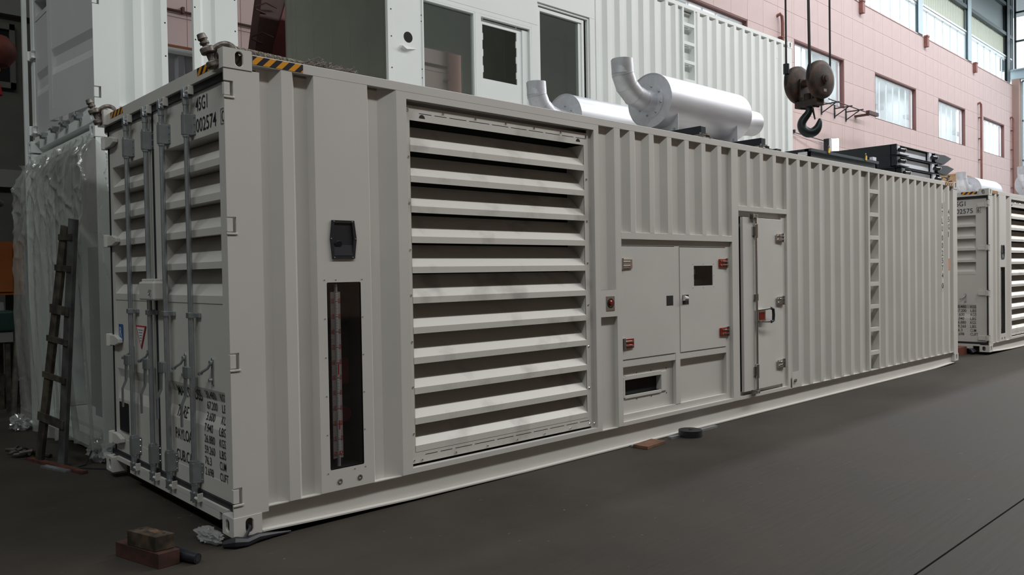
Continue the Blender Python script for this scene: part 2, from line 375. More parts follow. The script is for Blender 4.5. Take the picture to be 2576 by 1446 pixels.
LZ = [(1.432, 1.602), (1.645, 1.812), (1.858, 2.024), (2.070, 2.237), (2.280, 2.440)]
def lprof(z):                                        # depth of the door skin (0 = flush)
    for (za, a), (zb, b) in zip(LP[:-1], LP[1:]):
        if za <= z <= zb: return a+(b-a)*(z-za)/(zb-za)
    return 0
LP = [(0, 0), (0.590, 0), (0.665, 0.022), (0.765, 0.022), (0.835, 0), (3, 0)]
def door_leaf(root, m, y0, y1, ly0, ly1, xf=0.06, parent_T=None, lit=True):
    """leaf in plane x = xf, louvred above and ribbed below"""
    mb = MB()
    zs = [0.168]+[z for z, _ in LP[1:-1]]+[1.383]
    for a, b in zip(zs[:-1], zs[1:]):
        xa, xb = xf+lprof(a), xf+lprof(b)
        mb.quad((xa, ly0, a), (xa, ly1, a), (xb, ly1, b), (xb, ly0, b))
    # ends of the rib pressing
    for y in (ly0+0.001, ly1-0.001): mb.add([(xf+lprof(z), y, z) for z in (0.590, 0.665, 0.765, 0.835)], [(0, 1, 2, 3)])
    # stiles either side, upper skin between the louvre openings
    mb.box(xf-0.002, xf+0.05, y0, ly0, 0.168, 2.732); mb.box(xf-0.002, xf+0.05, ly1, y1, 0.168, 2.732)
    mb.box(xf-0.001, xf+0.003, ly0, ly1, LZ[-1][1], 2.732)
    mb.box(xf-0.003, xf-0.0005, ly0, ly1, 0.168, 0.275)
    leaf = mb.build('door_leaf', m, root)
    d = 0.155
    for i, (a, b) in enumerate(LZ):
        lb = 1.383 if i == 0 else LZ[i-1][1]
        q = MB(); q.box(xf-0.004, xf+0.004, ly0+0.0005, ly1-0.0005, lb, a)
        q.quad((xf, ly0, a), (xf, ly1, a), (xf+d, ly1, b+0.01), (xf+d, ly0, b+0.01))
        e = 0.0012; q.add([(xf, ly0+e, a), (xf, ly0+e, b), (xf+d, ly0+e, b+0.01)], [(0, 1, 2)]); q.add([(xf, ly1-e, a), (xf, ly1-e, b), (xf+d, ly1-e, b+0.01)], [(0, 1, 2)])
        q.quad((xf, ly0, b), (xf, ly1, b), (xf+d, ly1, b+0.012), (xf+d, ly0, b+0.012))
        q.build('louvre_blade', m, leaf)
    return leaf

def rod_set(root, y, hinge_at, handle=True, dirn=1):
    r = 0.0175; x = 0.018
    rod = MB().ring((x, y, 0.155), (x, y, 2.70), r, n=14).build('locking_rod', GALV, root, smooth=True)
    for z0, z1 in ((2.47, 2.60), (0.215, 0.345)):
        mb = MB(); mb.prism([(x-0.024, y+0.026), (x-0.028, y), (x-0.020, y-0.024), (0.05, y-0.030), (0.054, y-0.056), (0.058, y-0.056), (0.058, y+0.05), (0.046, y+0.03)], 'z', z0, z1)
        b = mb.build('rod_bracket', GALV, rod, bevel=0.003)
        MB().ring((x, y, z1), (x, y, z1+0.014), 0.027, n=14).build('rod_collar', GALV, rod, smooth=True)
        MB().ring((x, y, z0-0.014), (x, y, z0), 0.024, n=14).build('rod_collar', GALV, rod, smooth=True)
        bolt_heads([(0.052, y-0.048, z0+0.02+k*(z1-z0-0.04)/2) for k in range(3)], 0.006, (-1, 0, 0), CHRO, rod, 'rivets', 0.006)
    mb = MB(); mb.box(x-0.024, 0.055, y-0.024, y+0.024, 1.286, 1.322); mb.box(0.040, 0.058, y-0.07, y-0.02, 1.288, 1.320)
    mb.build('rod_guide', GALV, rod, bevel=0.004)
    for s, zc in ((1, 2.735), (-1, 0.125)):
        mb = MB(); mb.ring((x, y, zc-s*0.075), (x, y, zc-s*0.03), 0.021, n=12)
        mb.prism([(y-0.030, zc-s*0.03), (y+0.035, zc-s*0.030), (y+0.022, zc-s*0.008), (y+0.030, zc+s*0.035), (y+0.008, zc+s*0.020), (y-0.012, zc+s*0.038), (y-0.020, zc)], 'x', x-0.022, x+0.010)
        mb.build('cam', GALV, rod, bevel=0.003)
        kb = MB(); kb.box(-0.002, 0.035, y-0.094, y-0.085, zc-0.020, zc+0.036); kb.ring((0.004, y-0.085, zc), (0.004, y-0.040, zc), 0.010, n=8)
        kb.build('cam_keeper', P_MAIN, rod, bevel=0.003)
    # handle
    zc = 0.94; mb = MB(); mb.box(x-0.034, x-0.006, y-0.010, y+0.062, zc-0.045, zc+0.030)
    mb.box(x-0.040, x-0.034, y+0.0, y+0.062, zc-0.045, zc+0.030); hub = mb.build('handle_hub', GALV, rod, bevel=0.004)
    mb = MB(); yy = y+0.034
    path = [(x-0.03, zc-0.03), (x-0.034, zc-0.16), (x-0.060, zc-0.22), (x-0.060, zc-0.36)]
    for (xa, za), (xb, zb), wd in zip(path[:-1], path[1:], (0.020, 0.017, 0.013)):
        mb.add([(xa-0.005, yy-wd, za), (xa-0.005, yy+wd, za), (xb-0.005, yy+wd*0.85, zb), (xb-0.005, yy-wd*0.85, zb), (xa+0.005, yy-wd, za), (xa+0.005, yy+wd, za), (xb+0.005, yy+wd*0.85, zb), (xb+0.005, yy-wd*0.85, zb)],
               [(0, 1, 2, 3), (4, 7, 6, 5), (0, 4, 5, 1), (1, 5, 6, 2), (2, 6, 7, 3), (3, 7, 4, 0)])
    mb.build('handle', GALV, rod)
    return rod

def handle_catch(root, y, z):
    mb = MB(); mb.prism([(y-0.014, z-0.085), (y+0.014, z-0.085), (y+0.016, z+0.075), (y, z+0.092), (y-0.016, z+0.075)], 'x', 0.052, 0.060)
    o = mb.build('handle_catch', GALV, root, bevel=0.002)
    MB().tube([(0.045, y, z+0.055), (0.030, y+0.012, z+0.02), (0.008, y+0.05, z-0.005), (0.004, y+0.062, z-0.012)], 0.009, 8).build('catch_arm', GALV, o, smooth=True)
    MB().ring((0.05, y, z+0.055), (0.036, y, z+0.055), 0.015, n=10).ring((0.004, y+0.055, z-0.012), (0.004, y+0.078, z-0.014), 0.013, n=10).ring((0.05, y, z-0.055), (0.030, y, z-0.055), 0.011, n=10).build('catch_pin', GALV, o, smooth=True)
    return o

def strap_hinge(root, m, y_post, y_tip, z):
    """hinge strap reaching from the post over the gasket on to the leaf"""
    s = 1 if y_tip > y_post else -1
    pts = [(y_post, z-0.042), (y_post+s*0.17, z-0.040), (y_tip, z-0.015), (y_tip, z+0.015), (y_post+s*0.17, z+0.040), (y_post, z+0.042)]
    mb = MB().prism(pts, 'x', 0.022, 0.056); mb.ring((0.03, y_post+s*0.03, z-0.05), (0.03, y_post+s*0.03, z+0.05), 0.026, n=12)
    return mb.build('hinge_strap', m, root, bevel=0.004)

# ------------------------------------------------------------------ the generator container
def sfn(x, z, y=-0.0015, flip=1): return lambda u, v: Vector((x+u*flip, y, z+v))
def build_genset():
    root = thing('generator_container', 'large off-white generator container in front, number 002574, long louvred side facing right', 'container')
    m = P_MAIN
    frame(root, m); posts(root, m)
    # door end
    B(0.024, 0.14, 0.162, WID-0.162, 2.778, 2.862).build('door_header', m, root, bevel=0.002)
    mb = B(0.028, 0.14, 0.162, WID-0.162, 0.098, 0.130); mb.box(0.028, 0.14, 0.275, 1.955, 0.048, 0.10); mb.build('door_sill', m, root)
    B(0.10, 0.16, 0.17, WID-0.17, -0.02, 0.09).build('sill_web', DARK, root)
    B(0.045, 0.10, 0.012, 2.425, 2.732, 2.776).build('door_gasket', GASK, root)
    B(0.045, 0.10, 0.012, 2.425, 0.130, 0.166).build('door_gasket', GASK, root)
    B(0.050, 0.10, 2.366, 2.382, 0.15, 2.75).build('door_gasket', GASK, root)
    B(0.050, 0.10, 1.352, 1.372, 0.15, 2.75).build('door_gasket', GASK, root)
    B(0.062, 0.10, 0.012, 0.030, 0.15, 2.75).build('door_gasket', GASK, root)
    door_leaf(root, m, 0.018, 1.352, 0.225, 1.185); door_leaf(root, m, 1.372, 2.366, 1.475, 2.300)
    MB().box(0.05, 0.058, 1.37, 1.40, 1.42, 2.70).build('overlap_strip', m, root)
    for y in (0.636, 1.080, 1.402, 1.820): rod_set(root, y, 0)
    for y in (0.85, 0.40, 1.53, 1.90): handle_catch(root, y, 0.955)
    for z in (2.64, 1.855, 1.058, 0.268): strap_hinge(root, m, 2.42, 2.145, z)
    mb = B(-0.045, 0.052, 1.13, 1.43, 1.395, 1.525); bx = mb.build('lock_box', m, root, bevel=0.012)
    B(-0.03, 0.05, 1.15, 1.41, 1.515, 1.545).build('lock_box_lid', m, bx, bevel=0.006)
    MB().tube([(-0.05, 1.20, 1.47), (-0.056, 1.20, 1.445), (-0.056, 1.188, 1.432), (-0.056, 1.176, 1.445), (-0.05, 1.176, 1.47)], 0.004, 6).build('lock_loop', GALV, bx)
    # stickers
    B(0.052, 0.056, 2.135, 2.225, 1.062, 1.190).build('blue_sticker', BLUS, root)
    mb = MB(); text_fit(mb, 'R', lambda u, v: Vector((0.0515, 2.205-u, 1.095+v)), 0.05, 0.072, sx=1); mb.build('sticker_print', WHTS, root)
    mb = MB(); mb.prism([(1.82, 1.195), (1.60, 1.195), (1.71, 1.020)], 'x', 0.053, 0.057); mb.build('warning_sticker', REDS, root)
    mb = MB(); mb.prism([(1.796, 1.183), (1.624, 1.183), (1.71, 1.045)], 'x', 0.0515, 0.0565); mb.build('warning_sticker_face', WHTS, root)
    mb = MB()
    for k, wd in enumerate((0.10, 0.075, 0.06, 0.045, 0.03)): mb.box(0.0508, 0.0512, 1.71-wd/2, 1.71+wd/2, 1.160-k*0.020, 1.164-k*0.020)
    stuff(mb.build('warning_print', INK, root))
    B(0.048, 0.056, 2.048, 2.245, 0.34, 0.57).build('data_plate', BLKP, root, bevel=0.002)
    # hazard tape
    for b_ in ((0.0225, 0.0245, 0.19, 0.45, 2.812, 2.860), (0.0225, 0.0245, 1.90, 2.20, 2.812, 2.860)): B(*b_).build('hazard_tape', HAZ, root)
    B(0.18, 0.512, -0.0018, 0.0, 2.822, 2.872).build('hazard_tape', HAZ, root)
    B(11.66, 12.0, -0.0018, 0.0, 2.822, 2.872).build('hazard_tape', HAZ, root)
    # weights table on the right hand leaf
    def dfn(y, z): return lambda u, v: Vector((0.0565+lprof(z+v)-0.0012, y-u, z+v))
    def dtext(mb, s, y_left, z, wdt, h):
        t = MB(); text_fit(t, s, lambda u, v: Vector((0, y_left-u, z+v)), wdt, h, bold=0.004)
        bm = bmesh.new(); vv = [bm.verts.new(v) for v in t.v]
        for f in t.f:
            try: bm.faces.new([vv[i] for i in f])
            except Exception: pass
        for zc in (0.590, 0.665, 0.765, 0.835):
            bmesh.ops.bisect_plane(bm, geom=bm.verts[:]+bm.edges[:]+bm.faces[:], plane_co=(0, 0, zc), plane_no=(0, 0, 1))
        bm.verts.ensure_lookup_table(); bm.faces.ensure_lookup_table()
        for i, v in enumerate(bm.verts): v.index = i
        mb.add([Vector((0.0555+lprof(v.co.z)+0.001, v.co.y, v.co.z)) for v in bm.verts], [tuple(v.index for v in f.verts) for f in bm.faces]); bm.free()
    mb = MB()
    rows = [('MAX.GROSS', 1.05, 0.740, 0.42, 0.075), ('TARE', 1.05, 0.600, 0.19, 0.075), ('PAYLOAD', 1.06, 0.445, 0.35, 0.075), ('CUB.CAP.', 1.05, 0.300, 0.34, 0.075)]
    for s, y, z, wd, h in rows: dtext(mb, s, y, z, wd, h)
    nums = ['30.480', '67.200', '3.600', '7.940', '26.880', '59.260', '76.3', '2.698']; un = ['KGS', 'LBS', 'KGS', 'LBS', 'KGS', 'LBS', 'CUM', 'CUFT']
    for k in range(8):
        z = 0.775-k*0.0705-0.005
        dtext(mb, nums[k], 0.555, z, 0.030*len(nums[k].replace('.', ''))+0.012, 0.052); dtext(mb, un[k], 0.322, z, 0.031*len(un[k]), 0.052)
    stuff(mb.build('weights_table_print', INK, root))
    mb = MB(); dtext(mb, '45G1', 0.572, 2.612, 0.185, 0.088); dtext(mb, '002574', 0.572, 2.478, 0.315, 0.088)
    for a in ((0.182, 0.186, 2.475, 2.570), (0.118, 0.122, 2.475, 2.570), (0.122, 0.182, 2.566, 2.570), (0.122, 0.182, 2.475, 2.479)): mb.box(0.0545, 0.0550, *a)
    dtext(mb, '0', 0.174, 2.487, 0.04, 0.07)
    stuff(mb.build('serial_number_print', INK, root))

    # ---- long side
    zt, zb = 2.815, 0.148
    sheet([(0.22, 0.048), (0.300, 0.048), (0.362, 0), (0.435, 0), (0.472, 0.050), (0.560, 0.050), (0.582, 0.0)], zb, zt, 'corrugated_panel', m, root)
    # flat gauge panel with the window opening
    mb = MB(); gx0, gx1, gz0, gz1 = 0.652, 0.897, 0.292, 1.498; t = 0.003
    for a in ((0.582, gx0, zb, zt), (gx1, 0.981, zb, zt), (gx0, gx1, zb, gz0), (gx0, gx1, gz1, zt)): mb.box(a[0], a[1], 0, t, a[2], a[3])
    gp = mb.build('gauge_panel', m, root)
    mb = MB()
    for a in ((gx0-0.004, gx0, 0.0, 0.16, gz0, gz1), (gx1, gx1+0.004, 0.0, 0.16, gz0, gz1), (gx0, gx1, 0.0, 0.16, gz0-0.004, gz0), (gx0, gx1, 0.0, 0.16, gz1, gz1+0.004), (gx0, gx1, 0.16, 0.165, gz0, gz1)): mb.box(*a)
    mb.build('gauge_recess', DARK, gp)
    st = B(0.690, 0.762, 0.030, 0.036, 0.350, 1.440).build('level_scale', STRIP, gp)
    MB().ring((0.726, 0.024, 0.30), (0.726, 0.024, 1.49), 0.011, n=10).build('sight_tube', glassmat('sight_tube', (0.8, 0.8, 0.8), 0.5, 0.1, 0.3), gp, smooth=True)
    mb = MB(); mw = MB()
    for k in range(11):
        z = 0.375+k*0.1
        text_fit(mb, str(k*10 if k < 10 else 95), lambda u, v: Vector((0.692+u, 0.0285, z+v)), 0.022, 0.022, sx=0.8, bold=0.01); text_fit(mb, str(k*10 if k < 10 else 95), lambda u, v: Vector((0.738+u, 0.0285, z+v)), 0.022, 0.022, sx=0.8, bold=0.01)
        mb.box(0.691, 0.716, 0.028, 0.029, z-0.006, z-0.003); mb.box(0.736, 0.761, 0.028, 0.029, z-0.006, z-0.003)
        for j in range(1, 10):
            if z+j*0.01 < 1.43: mw.box(0.716, 0.736, 0.010, 0.011, z+j*0.01, z+j*0.01+0.004); mw.box(0.691, 0.702, 0.028, 0.029, z+j*0.01, z+j*0.01+0.0015)
    for a in ((0.375, 0.40), (0.54, 0.60), (0.90, 0.975)): mb.box(0.722, 0.732, 0.0095, 0.0105, *a)
    stuff(mb.build('scale_numbers', REDS, gp)); stuff(mw.build('scale_ticks', WHTS, gp))
    B(0.70, 0.755, 0.026, 0.030, 0.318, 0.352).build('scale_label', BLKP, gp)
    MB().ring((0.82, 0.10, 0.62), (0.82, 0.158, 0.62), 0.05, n=14).box(0.80, 0.87, 0.12, 0.158, 0.82, 0.99).build('engine_parts_behind', REDG, gp)
    B(gx0, gx1, 0.0035, 0.0055, gz0, gz1).build('gauge_window_glass', glassmat('gauge_glass', (0.82, 0.82, 0.82), 0.965, 0.05), gp)
    bolt_heads([(x, 0, z) for x in (0.632, 0.912) for z in (0.27, 0.52, 0.77, 1.02, 1.27, 1.52)]+[(0.715, 0, 1.52), (0.83, 0, 0.27)], 0.005, (0, -1, 0), GALV, gp)
    for x in (0.716, 0.867): MB().lathe([(0.018, 0), (0.018, 0.004), (0.011, 0.005), (0.010, -0.02), (0, -0.02)], (x, 0, 0.205), (0, -1, 0), 14).build('drain_fitting', SHAK, gp)
    # black recessed socket
    so = MB(); hexo = [(0.690, 1.905), (0.856, 1.905), (0.872, 1.785), (0.856, 1.655), (0.690, 1.655), (0.676, 1.785)]
    hexi = [(0.706, 1.888), (0.838, 1.888), (0.848, 1.785), (0.838, 1.672), (0.706, 1.672), (0.698, 1.785)]
    n = 6; vs = [(x, -0.001, z) for x, z in hexo]+[(x, -0.010, z) for x, z in hexo]+[(x, -0.010, z) for x, z in hexi]+[(x, -0.002, z) for x, z in hexi]
    so.add(vs, [(i, (i+1) % n, n+(i+1) % n, n+i) for i in range(n)]+[(n+i, n+(i+1) % n, 2*n+(i+1) % n, 2*n+i) for i in range(n)]+[(2*n+i, 2*n+(i+1) % n, 3*n+(i+1) % n, 3*n+i) for i in range(n)]+[tuple(range(3*n, 4*n))])
    sk = so.build('cable_socket', BLKP, root)
    MB().add([(0.70, -0.003, 1.745), (0.846, -0.003, 1.745), (0.84, -0.0105, 1.675), (0.704, -0.0105, 1.675)], [(0, 1, 2, 3)]).ring((0.735, -0.003, 1.752), (0.735, -0.012, 1.748), 0.024, n=16).build('socket_ledge', mat('socket_grey', (0.03, 0.032, 0.04), 0.35), sk)
    bolt_heads([(0.705, -0.010, 1.897), (0.841, -0.010, 1.897), (0.864, -0.010, 1.785), (0.841, -0.010, 1.663), (0.705, -0.010, 1.663), (0.683, -0.010, 1.785)], 0.005, (0, -1, 0), GALV, sk)
    sheet([(0.981, 0), (1.017, 0.050), (1.090, 0.050), (1.215, 0.0), (1.299, 0.0)], zb, zt, 'corrugated_panel', m, root)
    # louvre opening
    lx0, lx1, lz0, lz1 = 1.299, 3.266, 0.185, 2.768
    mb = MB(); mb.box(lx0, lx1, 0.0, 0.05, lz1, zt); mb.box(lx0, lx1, 0.0, 0.05, zb, lz0); mb.box(lx1, 3.330, 0.0, 0.05, zb, zt)
    mb.box(lx0-0.003, lx0, 0.003, 0.05, lz0, lz1)
    mb.build('opening_surround', m, root)
    fx0, fx1, fz0, fz1 = 1.313, 3.226, 0.205, 2.735; ix0, ix1, iz0, iz1 = 1.347, 3.168, 0.285, 2.632; fy = 0.032
    mb = MB()
    for a in ((fx0, ix0, fz0, fz1), (ix1, fx1, fz0, fz1), (ix0, ix1, iz1, fz1), (ix0, ix1, fz0, iz0)): mb.box(a[0], a[1], fy, fy+0.004, a[2], a[3])
    mb.box(ix0-0.003, ix0, fy, fy+0.20, iz0, iz1); mb.box(ix1, ix1+0.003, fy, fy+0.20, iz0, iz1)
    mb.box(lx0, fx0, fy+0.01, fy+0.02, lz0, lz1); mb.box(fx1, lx1, fy+0.01, fy+0.02, lz0, lz1)
    lf = mb.build('louvre_frame', P_LOUV, root)
    B(lx0, lx1, 0.26, 0.27, lz0, lz1).build('louvre_screen', DARK, lf)
    P = 0.2145
    for k in range(11):
        zl = 2.4575-k*P if k < 10 else 0.330            # top of the front lip
        zb_ = zl-0.046 if k < 10 else iz0
        q = MB(); d = 0.158
        q.box(ix0, ix1, fy-0.002, fy+0.001, zb_, zl)
        q.add([(ix0, fy-0.002, zl), (ix1, fy-0.002, zl), (ix1, fy+d, zl+0.160), (ix0, fy+d, zl+0.160), (ix0, fy+0.001, zl-0.004), (ix1, fy+0.001, zl-0.004), (ix1, fy+d, zl+0.156), (ix0, fy+d, zl+0.156)],
              [(0, 1, 2, 3), (4, 7, 6, 5), (0, 3, 7, 4), (1, 5, 6, 2), (2, 6, 7, 3)])
        q.build('louvre_blade', P_LOUV, lf)
    sc = [(x, fy, fz1-0.020) for x in (1.328, 1.56, 1.80, 2.05, 2.30, 2.56, 2.83, 3.10, 3.20)][:1]+[(1.32+0.017+i*0.3105, fy, 2.712) for i in range(1, 7)]
    sc += [(x, fy, z) for x, zz in ((1.330, (2.70, 2.375, 2.05, 1.72, 1.40, 1.07, 0.75, 0.42, 0.23)), (3.200, (2.70, 2.34, 1.98, 1.62, 1.26, 0.90, 0.54, 0.23))) for z in zz]
    sc += [(1.40+i*0.31, fy, 0.225) for i in range(7)]
    bolt_heads(sc, 0.010, (0, -1, 0), CHRO, lf, 'screws', 0.007)
    mb = MB()
    for zc in (2.685, 0.255):
        x = 1.43
        for wd in (0.11, 0.11, 0.16, 0.20, 0.17, 0.17, 0.16, 0.17, 0.14, 0.12): mb.box(x, x+wd, fy-0.0008, fy, zc, zc+0.004); x += wd+0.028
    stuff(mb.build('weld_slots', DARK, lf))
    mb = MB()
    for x in (1.455, 3.10): mb.prism([(x+0.026*math.cos(a), 2.634+0.020+0.026*math.sin(a)) for a in [PI*i/10 for i in range(11)]], 'y', fy-0.001, fy+0.0005)
    mb.build('lifting_slots', DARK, lf)
    # emergency stop column
    es = B(3.330, 3.553, 0.0, 0.004, 1.143, 1.380).build('emergency_stop_panel', m, root)
    sheet([(3.330, 0.04), (3.470, 0.04), (3.540, 0.0), (3.553, 0)], 1.38, zt, 'recessed_panel', m, root); sheet([(3.330, 0.04), (3.553, 0.04)], zb, 1.143, 'recessed_panel', m, root)
    B(3.40, 3.515, -0.004, 0.0, 1.195, 1.325).build('bezel', CHRO, es, bevel=0.012)
    MB().lathe([(0.044, 0.0), (0.044, 0.004), (0.030, 0.005), (0.030, -0.001)], (3.458, -0.003, 1.262), (0, -1, 0), 20).build('button_ring', BLKP, es, smooth=True)
    MB().lathe([(0.0, 0.016), (0.018, 0.015), (0.024, 0.010), (0.024, 0.0)], (3.458, -0.003, 1.262), (0, -1, 0), 20).build('red_button', REDF, es, smooth=True)
    B(3.553, 3.622, 0.0, 0.05, zb, zt).build('side_post', m, root, bevel=0.002)
    # control bay
    sheet(corr_profile(3.622, 5.447, (3.830, 4.114, 4.395, 4.682, 4.972, 5.262)), 1.892, zt, 'corrugated_panel', m, root)
    B(3.622, 5.447, 0.0, 0.05, 1.832, 1.895).build('bay_header', m, root, bevel=0.002)
    B(5.447, 5.578, 0.0, 0.05, zb, zt).build('side_post', m, root, bevel=0.002)
    B(3.622, 5.447, 0.0, 0.05, zb, 0.182).build('bay_sill', m, root)
    mb = MB(); mb.box(4.462, 4.535, 0.028, 0.068, 0.240, 1.775); mb.box(3.640, 4.462, 0.030, 0.069, 0.672, 0.736); mb.box(4.535, 5.360, 0.030, 0.069, 0.672, 0.736)
    mb.box(3.622, 3.640, 0.03, 0.07, 0.182, 1.832); mb.box(5.36, 5.447, 0.03, 0.07, 0.182, 1.832); mb.box(3.640, 5.360, 0.031, 0.069, 1.775, 1.832); mb.box(3.640, 5.360, 0.031, 0.069, 0.182, 0.240)
    mb.build('bay_frame', m, root)
    dl = B(3.646, 4.458, 0.024, 0.064, 0.740, 1.768).build('control_door', m, root, bevel=0.002)
    dr_m = MB()
    wx0, wx1, wz0, wz1 = 4.777, 5.112, 1.384, 1.585
    for a in ((4.540, wx0, 0.740, 1.768), (wx1, 5.352, 0.740, 1.768), (wx0, wx1, 0.740, wz0), (wx0, wx1, wz1, 1.768)): dr_m.box(a[0], a[1], 0.024, 0.03, a[2], a[3])
    dr = dr_m.build('control_door', m, root)
    MB().box(wx0, wx1, 0.10, 0.105, wz0, wz1).box(wx0-0.003, wx0, 0.03, 0.105, wz0, wz1).box(wx1, wx1+0.003, 0.03, 0.105, wz0, wz1).box(wx0, wx1, 0.03, 0.105, wz1, wz1+0.003).box(wx0, wx1, 0.03, 0.105, wz0-0.003, wz0).build('window_recess', DARK, dr)
    MB().box(4.86, 4.905, 0.094, 0.10, 1.50, 1.55).box(4.83, 4.85, 0.094, 0.10, 1.43, 1.445).box(4.865, 4.885, 0.094, 0.10, 1.43, 1.445).build('controller_display', WHTS, dr)
    B(wx0, wx1, 0.031, 0.033, wz0, wz1).build('window_glass', glassmat('clear_glass', (0.8, 0.8, 0.8), 0.965, 0.02), dr)
    bolt_heads([(x, 0.024, z) for x in (4.76, 4.945, 5.13) for z in (1.368, 1.602)]+[(4.76, 0.024, 1.485), (5.13, 0.024, 1.485)], 0.004, (0, -1, 0), GALV, dr)
    for x0, x1, par in ((4.316, 4.425, dl), (4.578, 4.684, dr)):
        B(x0, x1, 0.0235, 0.0245, 1.204, 1.300).build('latch_opening', DARK, par)
    MB().ring((4.585, 0.015, 1.27), (4.64, 0.008, 1.265), 0.028, 0.02, n=10).build('wrapped_latch_handle', WHTS, dr, smooth=True)
    def butterfly(x0, x1, zc, par, mm, flip=1, yo=0.0):
        h = 0.042; mb = MB(); a, b_ = (x0, x1)
        mb.box(a+(0.03 if flip > 0 else 0), b_-(0 if flip > 0 else 0.03), yo+0.012, yo+0.022, zc-h, zc+h)
        o = mb.build('hinge', mm, par, bevel=0.002)
        xc = a+0.02 if flip > 0 else b_-0.02
        MB().ring((xc, yo+0.010, zc-h-0.008), (xc, yo+0.010, zc+h+0.008), 0.012, n=10).box(xc-0.022, xc+0.022, yo+0.018, yo+0.026, zc-h-0.006, zc+h+0.006).build('hinge_knuckle', CHRO, o)
        s = 1 if flip > 0 else -1
        MB().ring((xc, yo+0.004, zc+0.018), (xc+s*0.10, yo+0.008, zc+0.018), 0.008, n=8).ring((xc, yo+0.004, zc-0.018), (xc+s*0.10, yo+0.008, zc-0.018), 0.008, n=8).ring((xc+s*0.115, yo+0.012, zc+0.022), (xc+s*0.115, yo+0.006, zc+0.022), 0.011, n=8).ring((xc+s*0.115, yo+0.012, zc-0.022), (xc+s*0.115, yo+0.006, zc-0.022), 0.011, n=8).build('hinge_arm', CHRO, o)
        return o
    butterfly(3.626, 3.792, 1.610, dl, CHRO); butterfly(3.642, 3.800, 0.885, dl, REDF)
    butterfly(5.222, 5.392, 1.610, dr, REDF, -1); butterfly(5.226, 5.408, 0.895, dr, REDF, -1)
    pv = MB(); vx0, vx1, vz0, vz1 = 3.722, 4.268, 0.402, 0.545
    for a in ((3.640, vx0, 0.240, 0.672), (vx1, 4.462, 0.240, 0.672), (vx0, vx1, 0.240, vz0), (vx0, vx1, vz1, 0.672)): pv.box(a[0], a[1], 0.070, 0.075, a[2], a[3])
    pv = pv.build('lower_panel', m, root)
    mb = MB()
    for a in ((3.70, vx0, 0.385, 0.575), (vx1, 4.35, 0.385, 0.575), (vx0, vx1, 0.375, vz0), (vx0, vx1, vz1, 0.585)): mb.box(a[0], a[1], 0.060, 0.071, a[2], a[3])
    mb.build('vent_frame', m, pv, bevel=0.002)
    B(vx0-0.01, vx1+0.01, 0.12, 0.125, vz0-0.01, vz1+0.01).build('vent_opening', DARK, pv)
    MB().box(vx0-0.003, vx0, 0.075, 0.12, vz0, vz1).box(vx1, vx1+0.003, 0.075, 0.12, vz0, vz1).build('vent_reveal', m, pv)
    bolt_heads([(x, 0.070, z) for x, z in ((3.69, 0.60), (3.90, 0.60), (4.12, 0.60), (4.36, 0.60), (3.69, 0.36), (3.90, 0.355), (4.12, 0.355), (4.36, 0.36))], 0.006, (0, -1, 0), DARK, pv)
    B(4.535, 5.36, 0.070, 0.075, 0.240, 0.672).build('lower_panel', m, root)
    # personnel door bay
    sheet(corr_profile(5.578, 6.610, (5.822, 6.095, 6.376)), 2.218, zt, 'corrugated_panel', m, root)
    B(5.578, 6.610, 0.0, 0.05, 2.166, 2.220).build('bay_header', m, root, bevel=0.002)
    B(6.610, 6.664, 0.0, 0.05, zb, zt).build('side_post', m, root, bevel=0.002)
    B(5.578, 6.610, 0.0, 0.05, zb, 0.184).build('bay_sill', m, root)
    B(5.578, 6.610, 0.075, 0.080, 0.184, 2.166).build('door_reveal', DARK, root)
    mb = MB(); mb.box(6.52, 6.610, 0.025, 0.06, 0.184, 2.166); mb.box(5.592, 6.52, 0.045, 0.06, 2.11, 2.166); mb.box(5.592, 6.52, 0.045, 0.06, 0.184, 0.22); mb.build('door_frame', m, root)
    pd_ = MB(); T = Matrix.Translation((6.515, 0.022, 0)) @ Matrix.Rotation(0.028, 4, 'Z')
    pd_.box(-0.884, 0.0, -0.014, 0.020, 0.225, 2.100, T); pdr = pd_.build('personnel_door', m, root, bevel=0.003)
    q = T @ Vector((-0.64, -0.034, 0)); qx, qy = q.x, q.y
    rd = MB().ring((qx, qy, 0.205), (qx, qy, 2.12), 0.014, n=12).build('door_rod', CHRO, pdr, smooth=True)
    for z in (1.955, 0.43): MB().ring((qx, qy, z-0.075), (qx, qy, z+0.075), 0.022, n=12).box(qx-0.05, qx+0.05, qy+0.008, qy+0.03, z-0.05, z+0.05).build('rod_bracket', CHRO, pdr, bevel=0.002)
    MB().ring((qx, qy, 1.20), (qx, qy, 1.27), 0.021, n=12).box(qx-0.04, qx+0.04, qy+0.008, qy+0.03, 1.205, 1.265).build('rod_bracket', CHRO, pdr)
    for z in (2.115, 0.205): MB().box(qx-0.10, qx+0.03, qy-0.014, qy+0.014, z-0.018, z+0.018).ring((qx-0.08, qy, z-0.03), (qx-0.08, qy, z+0.03), 0.02, n=10).build('cam_end', SHAK, pdr, bevel=0.003)
    B(qx-0.01, qx+0.17, qy-0.012, qy+0.03, 0.965, 1.095).build('handle_base', CHRO, pdr, bevel=0.006)
    B(qx+0.03, qx+0.14, qy-0.015, qy-0.011, 0.985, 1.070).build('red_protective_film', REDF, pdr)
    MB().tube([(qx+0.02, qy-0.012, 1.092), (qx+0.15, qy-0.035, 1.10), (qx+0.23, qy-0.045, 1.108)], 0.010, 8).tube([(qx+0.02, qy-0.012, 0.968), (qx+0.15, qy-0.035, 0.962), (qx+0.23, qy-0.045, 0.958)], 0.010, 8).build('handle_arms', CHRO, pdr, smooth=True)
